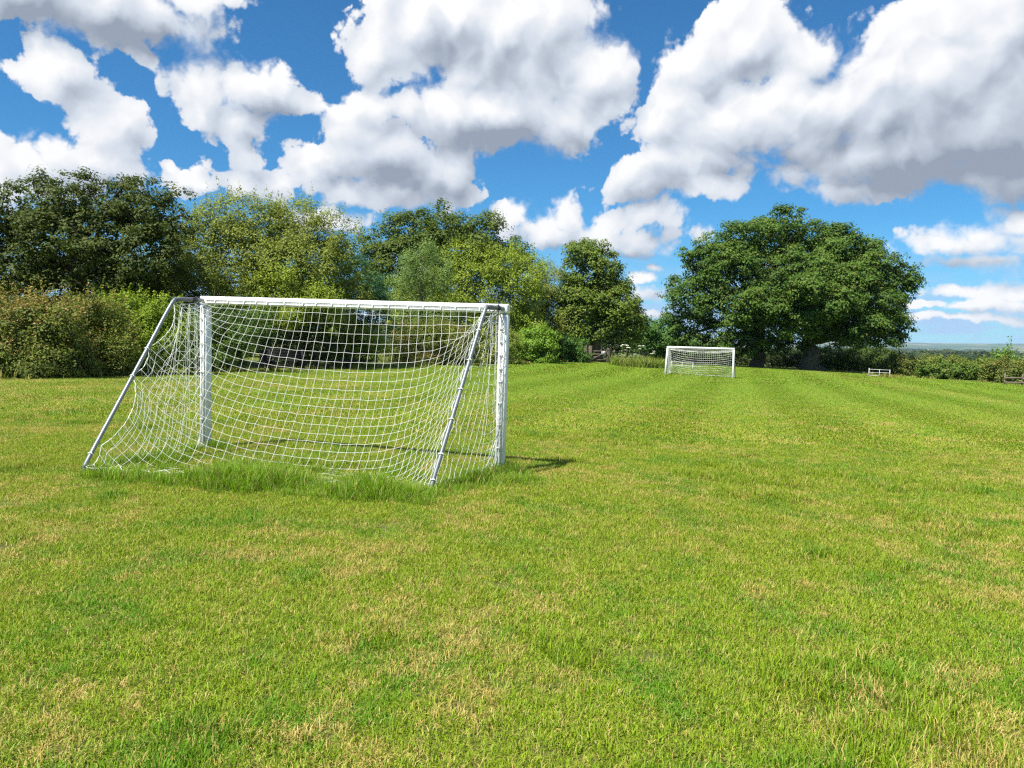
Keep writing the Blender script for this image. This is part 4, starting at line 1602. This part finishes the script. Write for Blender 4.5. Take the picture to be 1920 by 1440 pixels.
shrub_px('bramble_hedge', 'shaded hedge under the drooping boughs of the right oak', GR, 72.0,
         [(1560, 672, 44, 24), (1610, 672, 46, 26), (1655, 677, 42, 24), (1590, 690, 70, 14)],
         dict(HK, n_clump=850, leaf=0.15, clump_r=0.36, palette=[(0.03, 0.055, 0.012), (0.05, 0.085, 0.016), (0.08, 0.12, 0.022)], seed=31, shoots=100, shoot_len=.4))
shrub_px('bramble_hedge', 'scruffy brown green hedge right behind the small white hurdle', GR, 62.0,
         [(1690, 688, 36, 24), (1725, 690, 34, 23), (1665, 695, 24, 18)],
         dict(HK, n_clump=600, leaf=0.13, clump_r=0.32, tips=((0.16, 0.13, 0.05), 0.4, 0.3), seed=32, shoots=90, shoot_len=.4))
shrub_px('bramble_hedge', 'sunlit leafy stretch of the low hedge at the right', GR, 56.0,
         [(1755, 690, 34, 22), (1795, 693, 36, 22), (1835, 696, 34, 22), (1790, 705, 70, 12)],
         dict(HK, n_clump=850, leaf=0.12, clump_r=0.30, palette=[(0.04, 0.07, 0.014), (0.075, 0.125, 0.02), (0.12, 0.18, 0.03)], tips=((0.20, 0.17, 0.04), 0.62, 0.45), seed=33, shoots=150, shoot_len=.35))
shrub_px('bramble_hedge', 'end of the low hedge behind the timber rails at the right edge', GR, 52.0,
         [(1875, 697, 34, 22), (1915, 698, 34, 24), (1960, 700, 40, 26), (1890, 708, 50, 12)],
         dict(HK, n_clump=750, leaf=0.12, clump_r=0.30, tips=((0.18, 0.15, 0.045), 0.6, 0.4), seed=34, shoots=120, shoot_len=.35))
shrub_px('sapling', 'young bright green sapling standing out of the low hedge', None, 54.0,
         [(1887, 661, 8, 13), (1885, 673, 13, 12), (1884, 684, 18, 14), (1894, 688, 18, 14)],
         dict(HK, n_clump=150, per=16, leaf=0.14, clump_r=0.26, palette=[(0.06, 0.12, 0.022), (0.10, 0.18, 0.03), (0.14, 0.22, 0.045)], seed=35, shoots=40, shoot_len=.7), cat='sapling')
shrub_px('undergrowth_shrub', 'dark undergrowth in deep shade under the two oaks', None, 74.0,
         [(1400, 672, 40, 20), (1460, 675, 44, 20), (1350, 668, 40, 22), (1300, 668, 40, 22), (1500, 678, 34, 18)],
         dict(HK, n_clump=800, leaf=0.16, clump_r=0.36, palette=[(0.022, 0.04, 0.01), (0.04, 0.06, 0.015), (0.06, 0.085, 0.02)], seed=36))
print('LEAVES', NLEAF)

# ------------------------------------------------------------------ rough margin and weeds
def tall_blades(name, label, cat, group, spots, n_each, h, w, cols, kind=None, seed=0, spread=0.25):
    r = np.random.default_rng(seed)
    C, N, S, K = [], [], [], []
    allv, allr, alld = [], [], []
    for (x, y, s) in spots:
        V, rnd, dry = blades(n_each, spread * s, h * 0.5 * s, h * s, w, 0.03, r.integers(1 << 30), 0.5)
        V = V + np.array([x, y, float(gz(x, y))])
        allv.append(V); allr.append(rnd); alld.append(dry)
    V = np.concatenate(allv)
    org = np.array([V[:, :, 0].mean(), V[:, :, 1].mean(), 0])
    org[2] = float(gz(org[0], org[1]))
    n = len(V)
    me = blade_mesh(name, V - org, np.concatenate(allr), np.concatenate(alld), None)
    pal = np.array(cols)
    ti = np.clip(np.concatenate(allr), 0, .999) * (len(pal) - 1)
    i0 = ti.astype(int)
    col = pal[i0] * (1 - (ti - i0))[:, None] + pal[i0 + 1] * (ti - i0)[:, None]
    a = me.color_attributes.new('leaf_colour', 'FLOAT_COLOR', 'POINT')
    a.data.foreach_set('color', np.repeat(np.concatenate([col, np.ones((n, 1))], 1), 5, axis=0).astype(np.float32).ravel())
    me.materials.clear()
    me.materials.append(M_LEAF)
    o = link(name, me, None, tuple(org))
    return prop(o, label, cat, group, kind)


WEED = [(0.10, 0.14, 0.02), (0.19, 0.235, 0.03), (0.30, 0.29, 0.07), (0.40, 0.31, 0.13)]
r_ = np.random.default_rng(5)
sp = []
edge_line = [at(*q)[:2] for q in ((0, 714, 20.4), (250, 705, 25.2), (640, 693, 36.5), (950, 683, 47.5), (1095, 680, 57))]
edge_right = [at(*q)[:2] for q in ((1560, 697, 64), (1650, 705, 57), (1750, 712, 53), (1930, 722, 47.5))]
for line, dens, off in ((edge_line, 3.0, 0.15), (edge_right, 3.2, 0.2)):
    for a, b in zip(line[:-1], line[1:]):
        L = np.linalg.norm(np.array(b) - a)
        for k in range(int(L * dens)):
            t = r_.uniform()
            p = np.array(a) * (1 - t) + np.array(b) * t + r_.normal(0, 0.25, 2) + np.array([0, off])
            sp.append((p[0], p[1], r_.uniform(0.35, 1.0)))
tall_blades('rough_grass', 'rough uncut grass and weeds along the foot of the hedges', None, None, sp, 26, 0.42, 0.02, WEED, 'stuff', 3)
for (spec, lab, sd) in (((1152, 1200, 62, 56), 'pale yellow green clump of tall grass right of the gate', 4), ((1200, 1250, 62, 56), 'weedy tall grass clump left of the distant goal', 6)):
    ss = []
    for k in range(34):
        p = gp(r_.uniform(spec[0], spec[1]), 686, r_.uniform(52.5, 57))
        ss.append((p[0], p[1], r_.uniform(0.6, 1.1)))
    tall_blades('tall_grass_clump', lab, 'tall grass', 'tall grass by the gate', ss, 60, 0.95, 0.035, [(0.09, 0.15, 0.02), (0.16, 0.24, 0.03), (0.22, 0.28, 0.05), (0.32, 0.29, 0.10)], None, sd, 0.4)
ss = [(*gp(r_.uniform(1622, 1684), 707, r_.uniform(52.5, 55))[:2], r_.uniform(.4, 1)) for k in range(22)]
tall_blades('tall_grass_clump', 'yellowing tall grass growing round the small hurdle at the right', 'tall grass', None, ss, 40, 0.45, 0.025, WEED, None, 9, 0.35)


def umbel(x, y, D, label, seed):
    """a white flowering hogweed: stem, leaves and flat flower heads"""
    r = np.random.default_rng(seed)
    top = at(x, y, D)
    base = np.array([top[0], top[1], float(gz(top[0], top[1]))])
    root = empty('hogweed_plant', tuple(base), label, 'wild flower', 'white flowering hogweed by the gate')
    mb = MB()
    mb.tube(catmull([base - [0, 0, .05], (base + top) / 2 + r.normal(0, .04, 3), top], 4), 0.018, 6)
    heads = [top] + [top + np.array([r.normal(0, .25), r.normal(0, .1), r.uniform(-.25, .02)]) for _ in range(2)]
    for h in heads[1:]:
        mb.tube([base * .45 + top * .55, (base * .3 + top * .7 + h) / 2, h], 0.012, 5)
    mb.build('stem', mat_stem, root)
    for h in heads:
        n = 60
        a = r.uniform(0, 6.28, n)
        q = 0.11 * np.sqrt(r.uniform(0, 1, n))
        c = h + np.stack([q * np.cos(a), q * np.sin(a), 0.03 - q * q * 1.5 + r.normal(0, .01, n)], 1)
        fh = link('flower_head', leaf_mesh('flower_head', c, np.tile([0, -.3, 1.0], (n, 1)) + r.normal(0, .3, (n, 3)), np.full(n, 0.04), np.tile([0.78, 0.78, 0.70], (n, 1)), 1.0, base), root)
        fh['kind'] = 'stuff'


mat_stem = mat_plain('green_stem', (0.07, 0.12, 0.03), (0.12, 0.18, 0.05), 20)
for i, (x, y, D, lab) in enumerate(((1168, 647, 57.5, 'leftmost hogweed with white heads right of the gate'), (1176, 648, 57.2, 'second hogweed with white heads right of the gate'),
                                    (1199, 649, 57, 'hogweed with drooping white heads midway to the distant goal'), (1226, 659, 56.5, 'short hogweed with white heads nearest the distant goal'))):
    umbel(x, y, D, lab, 40 + i)

# ------------------------------------------------------------------ bench, gate, fences, hurdles
def build_bench():
    c = gp(540, 694, 33.4)
    d = np.array(at(575, 692, 33.9) - at(505, 692, 33.0))
    d[2] = 0
    ax = d / np.linalg.norm(d)
    bk = np.array([-ax[1], ax[0], 0])
    up = np.array([0, 0, 1.0])
    root = empty('park_bench', tuple(c), 'dark timber bench standing in shade under the hedge behind the net', 'bench')
    hl = 0.85
    for k in range(4):
        mb = MB()
        mb.box(c + up * 0.45 + bk * (-0.22 + 0.13 * k), ax * hl, bk * 0.055, up * 0.02, 0.008)
        mb.build('seat_slat', M_DARKWOOD, root)
    for k in range(4):
        mb = MB()
        mb.box(c + up * (0.56 + 0.115 * k) + bk * (0.27 + 0.025 * k), ax * hl, up * 0.045, bk * 0.015, 0.008)
        mb.build('back_slat', M_DARKWOOD, root)
    for s in (-1, 1):
        e = c + ax * s * (hl - 0.12)
        mb = MB()
        mb.box(e + up * 0.20 - bk * 0.2, ax * 0.045, bk * 0.045, up * 0.23, 0.008)
        mb.build('leg', M_DARKWOOD, root)
        mb = MB()
        mb.tube([e - up * 0.05 + bk * 0.22, e + up * 0.45 + bk * 0.24, e + up * 0.95 + bk * 0.34], 0.05, 4)
        mb.build('leg', M_DARKWOOD, root)
        mb = MB()
        mb.box(e + up * 0.66 + bk * 0.0, ax * 0.04, bk * 0.28, up * 0.025, 0.008)
        mb.build('armrest', M_DARKWOOD, root)


build_bench()


def rail_fence(name, label, a, b, n_post, heights, post_h, mat, rail_r=(0.02, 0.05), jitter=0.02):
    a, b = np.asarray(a, float), np.asarray(b, float)
    root = empty(name, tuple(a), label, 'fence')
    ax = (b - a)
    ax[2] = 0
    L = np.linalg.norm(ax)
    ax /= L
    bk = np.array([-ax[1], ax[0], 0])
    for k in range(n_post):
        p = a + (b - a) * (k / max(1, n_post - 1))
        p[2] = float(gz(p[0], p[1]))
        h = post_h * (1 + rng.normal(0, jitter))
        u = np.array([rng.normal(0, jitter), rng.normal(0, jitter), 1.0])
        mb = MB()
        mb.box(p + u * (h / 2 - 0.1), ax * 0.045, bk * 0.045, u * (h / 2 + 0.1), 0.012)
        mb.build('post', mat, root)
    for h in heights:
        for k in range(n_post - 1):
            p = a + (b - a) * (k / (n_post - 1))
            q = a + (b - a) * ((k + 1) / (n_post - 1))
            p[2] = float(gz(p[0], p[1])) + h + rng.normal(0, jitter)
            q[2] = float(gz(q[0], q[1])) + h + rng.normal(0, jitter)
            m = (p + q) / 2 - bk * 0.068
            mb = MB()
            mb.box(m, (q - p) / 2 * 1.02, bk * rail_r[0], np.array([0, 0, 1.0]) * rail_r[1], 0)
            mb.build('rail', mat, root)
    return root


rail_fence('rail_fence', 'weathered post and rail fence behind the hogweed right of the gate', gp(1142, 681, 59.5), gp(1212, 684, 60.5), 3, (0.45, 0.85), 1.15, M_WOOD)
rail_fence('rail_fence', 'weathered timber post and rails at the right edge in front of the hedge', gp(1883, 718, 47.8), gp(1950, 722, 46.8), 3, (0.16, 0.46), 0.72, M_WOOD)
rail_fence('rail_fence', 'dark shaded rail fence under the hedge right of the bench', gp(592, 694, 35.2), gp(705, 690, 38.5), 3, (0.4, 0.78), 0.95, M_DARKWOOD)


def build_gate():
    a, b = gp(1109, 679.5, 58.2), gp(1136, 680.5, 58.6)
    root = empty('timber_gate', tuple(a), 'timber field gate with a small white notice under the trees', 'gate')
    ax = b - a
    ax[2] = 0
    L = np.linalg.norm(ax)
    ax /= L
    bk = np.array([-ax[1], ax[0], 0])
    up = np.array([0, 0, 1.0])
    for (p, h, w) in ((a - ax * 0.55, 1.30, 0.09), (a - ax * 0.12, 1.25, 0.10), (b + ax * 0.14, 1.12, 0.10)):
        p = p.copy()
        p[2] = float(gz(p[0], p[1]))
        mb = MB()
        mb.box(p + up * (h / 2 - 0.1), ax * w, bk * w, up * (h / 2 + 0.1), 0.015)
        mb.build('post', M_WOOD, root)
    for h in (0.18, 0.40, 0.62, 0.86):
        mb = MB()
        mb.box((a + b) / 2 + up * h, ax * L / 2, bk * 0.02, up * 0.045, 0)
        mb.build('rail', M_WOOD, root)
    for h in (0.3, 0.55, 0.8, 1.0):
        mb = MB()
        mb.box(a - ax * 0.335 + up * h, ax * 0.12, bk * 0.02, up * 0.04, 0)
        mb.build('rail', M_WOOD, root)
    mb = MB()
    mb.tube([a + up * 0.2 - bk * 0.045, b + up * 0.84 - bk * 0.045], 0.03, 4)
    mb.build('brace', M_WOOD, root)
    mb = MB()
    mb.box(b - ax * 0.25 + up * 0.74 - bk * 0.085, ax * 0.19, bk * 0.008, up * 0.15, 0)
    o = mb.build('notice', M_WHITEMETAL, root)
    o['label'] = 'small white notice board'


build_gate()


def hurdle(label, a, b, h, extra):
    a, b = np.asarray(a, float), np.asarray(b, float)
    root = empty('steel_hurdle', tuple(a), label, 'hurdle', 'low white tubular hurdles')
    up = np.array([0, 0, 1.0])
    for t in (0.0, 0.5, 1.0):
        p = a + (b - a) * t
        mb = MB()
        mb.tube([p - up * 0.1, p + up * (h * (1.08 if t == 0 else 1.0))], 0.026 if t != 0.5 else 0.018, 8)
        mb.build('upright', M_WHITEMETAL, root, smooth=True)
    for (f, t0, t1) in extra:
        mb = MB()
        mb.tube([a + (b - a) * t0 + up * h * f, a + (b - a) * t1 + up * h * f], 0.017, 8)
        mb.build('rail', M_WHITEMETAL, root, smooth=True)


hurdle('low white tubular hurdle in the grass right of the oaks', gp(1629, 706, 54), gp(1668, 707, 53.4), 0.58, ((0.95, 0, 1), (0.55, 0, .5), (0.2, 0, .5), (0.6, .5, 1)))
hurdle('low white tubular hurdle seen through the net of the distant goal', gp(1259, 690, 53.5), gp(1299, 690.5, 53), 0.55, ((0.97, 0, 1), (0.5, 0, 1)))

# ------------------------------------------------------------------ far country
def far_tree_pts(c, w, h, n, r):
    d = r.normal(size=(n, 3))
    d /= np.linalg.norm(d, axis=1)[:, None]
    d[:, 2] = np.abs(d[:, 2])
    rad = 0.75 + 0.3 * r.uniform(0, 1, n)
    p = c + d * np.array([w, w, h]) * rad[:, None]
    return p, d + r.normal(0, .35, (n, 3))


def build_far():
    r = np.random.default_rng(77)
    C, N, S, K = [], [], [], []
    for k in range(1500):
        az = r.uniform(0.18, 0.74)
        dist = 260 * (7500 / 260) ** r.uniform(0, 1)
        # woods gather along hedgerows
        if _hash_noise(np.array(az * 60.0), np.array(math.log(dist) * 9), 5) < -0.15 and dist < 3000:
            continue
        x, y = dist * math.sin(az), dist * math.cos(az)
        h = r.uniform(5.0, 10.0) * (1 if dist > 700 else .6)
        w = h * r.uniform(0.6, 1.3) * (1 + dist / 3000)
        n = 110 if dist < 1500 else 60
        p, d = far_tree_pts(np.array([x, y, float(gz(x, y))]), w, h, n, r)
        C.append(p); N.append(d); S.append(np.full(n, w * 0.42))
        g = np.array([0.035, 0.058, 0.016]) * r.uniform(0.7, 1.7) * np.array([r.uniform(.85, 1.3), 1, 1])
        K.append(np.tile(g, (n, 1)) * r.uniform(.75, 1.25, (n, 1)))
    C, N, S, K = (np.concatenate(q) for q in (C, N, S, K))
    me = leaf_mesh('distant_woodland', C, N, S, K, 0.9, (0, 0, 0))
    o = link('distant_woodland', me)
    prop(o, 'distant woods and hedgerow trees in the valley below the horizon', kind='stuff')


build_far()


def far_single(label, x, y, D, w, h, tint, seed):
    r = np.random.default_rng(seed)
    top = at(x, y, D)
    base = np.array([top[0], top[1], float(gz(top[0], top[1]))])
    H = top[2] - base[2]
    root = empty('valley_tree', tuple(base), label, 'tree', 'single trees down in the valley')
    mb = MB()
    mb.tube([base - [0, 0, .5], base + [0, 0, H * .5]], w * 0.06, 6)
    mb.build('trunk', M_BARK, root)
    C, N = [], []
    for k in range(6):
        c = base + np.array([r.normal(0, .35) * w, r.normal(0, .3) * w, H * r.uniform(.35, .62)])
        p, d = far_tree_pts(c, w * .62, H * .36, 170, r)
        C.append(p); N.append(d)
    C, N = np.concatenate(C), np.concatenate(N)
    k = np.tile(np.array(tint), (len(C), 1)) * r.uniform(.7, 1.3, (len(C), 1))
    link('crown', leaf_mesh('crown', C, N, np.full(len(C), w * 0.2), k, .8, base), root)


far_single('dark round valley tree just left of the sapling', 1850, 661.5, 190, 2.3, 2.5, (0.022, 0.05, 0.018), 1)
far_single('green domed valley tree above the sunlit hedge', 1795, 660, 170, 2.2, 3, (0.06, 0.10, 0.022), 2)
far_single('darker small valley tree right of the green domed one', 1816, 663, 200, 1.9, 3, (0.03, 0.06, 0.02), 3)

# ------------------------------------------------------------------ haze
def build_haze():
    mb = MB()
    z0, z1 = -75.0, 110.0
    mb.box((0, 0, (z0 + z1) / 2), (20500, 0, 0), (0, 20500, 0), (0, 0, (z1 - z0) / 2), 0)
    m, g, out = material('summer_haze')
    pv = g.new('ShaderNodeVolumePrincipled')
    pv.inputs['Color'].default_value = (0.50, 0.72, 1.0, 1)
    pv.inputs['Density'].default_value = 0.00005
    pv.inputs['Anisotropy'].default_value = 0.0
    g.l.new(pv.outputs[0], out.inputs['Volume'])
    o = mb.build('haze', m)
    prop(o, 'thin blue summer haze over the valley', kind='stuff')


build_haze()
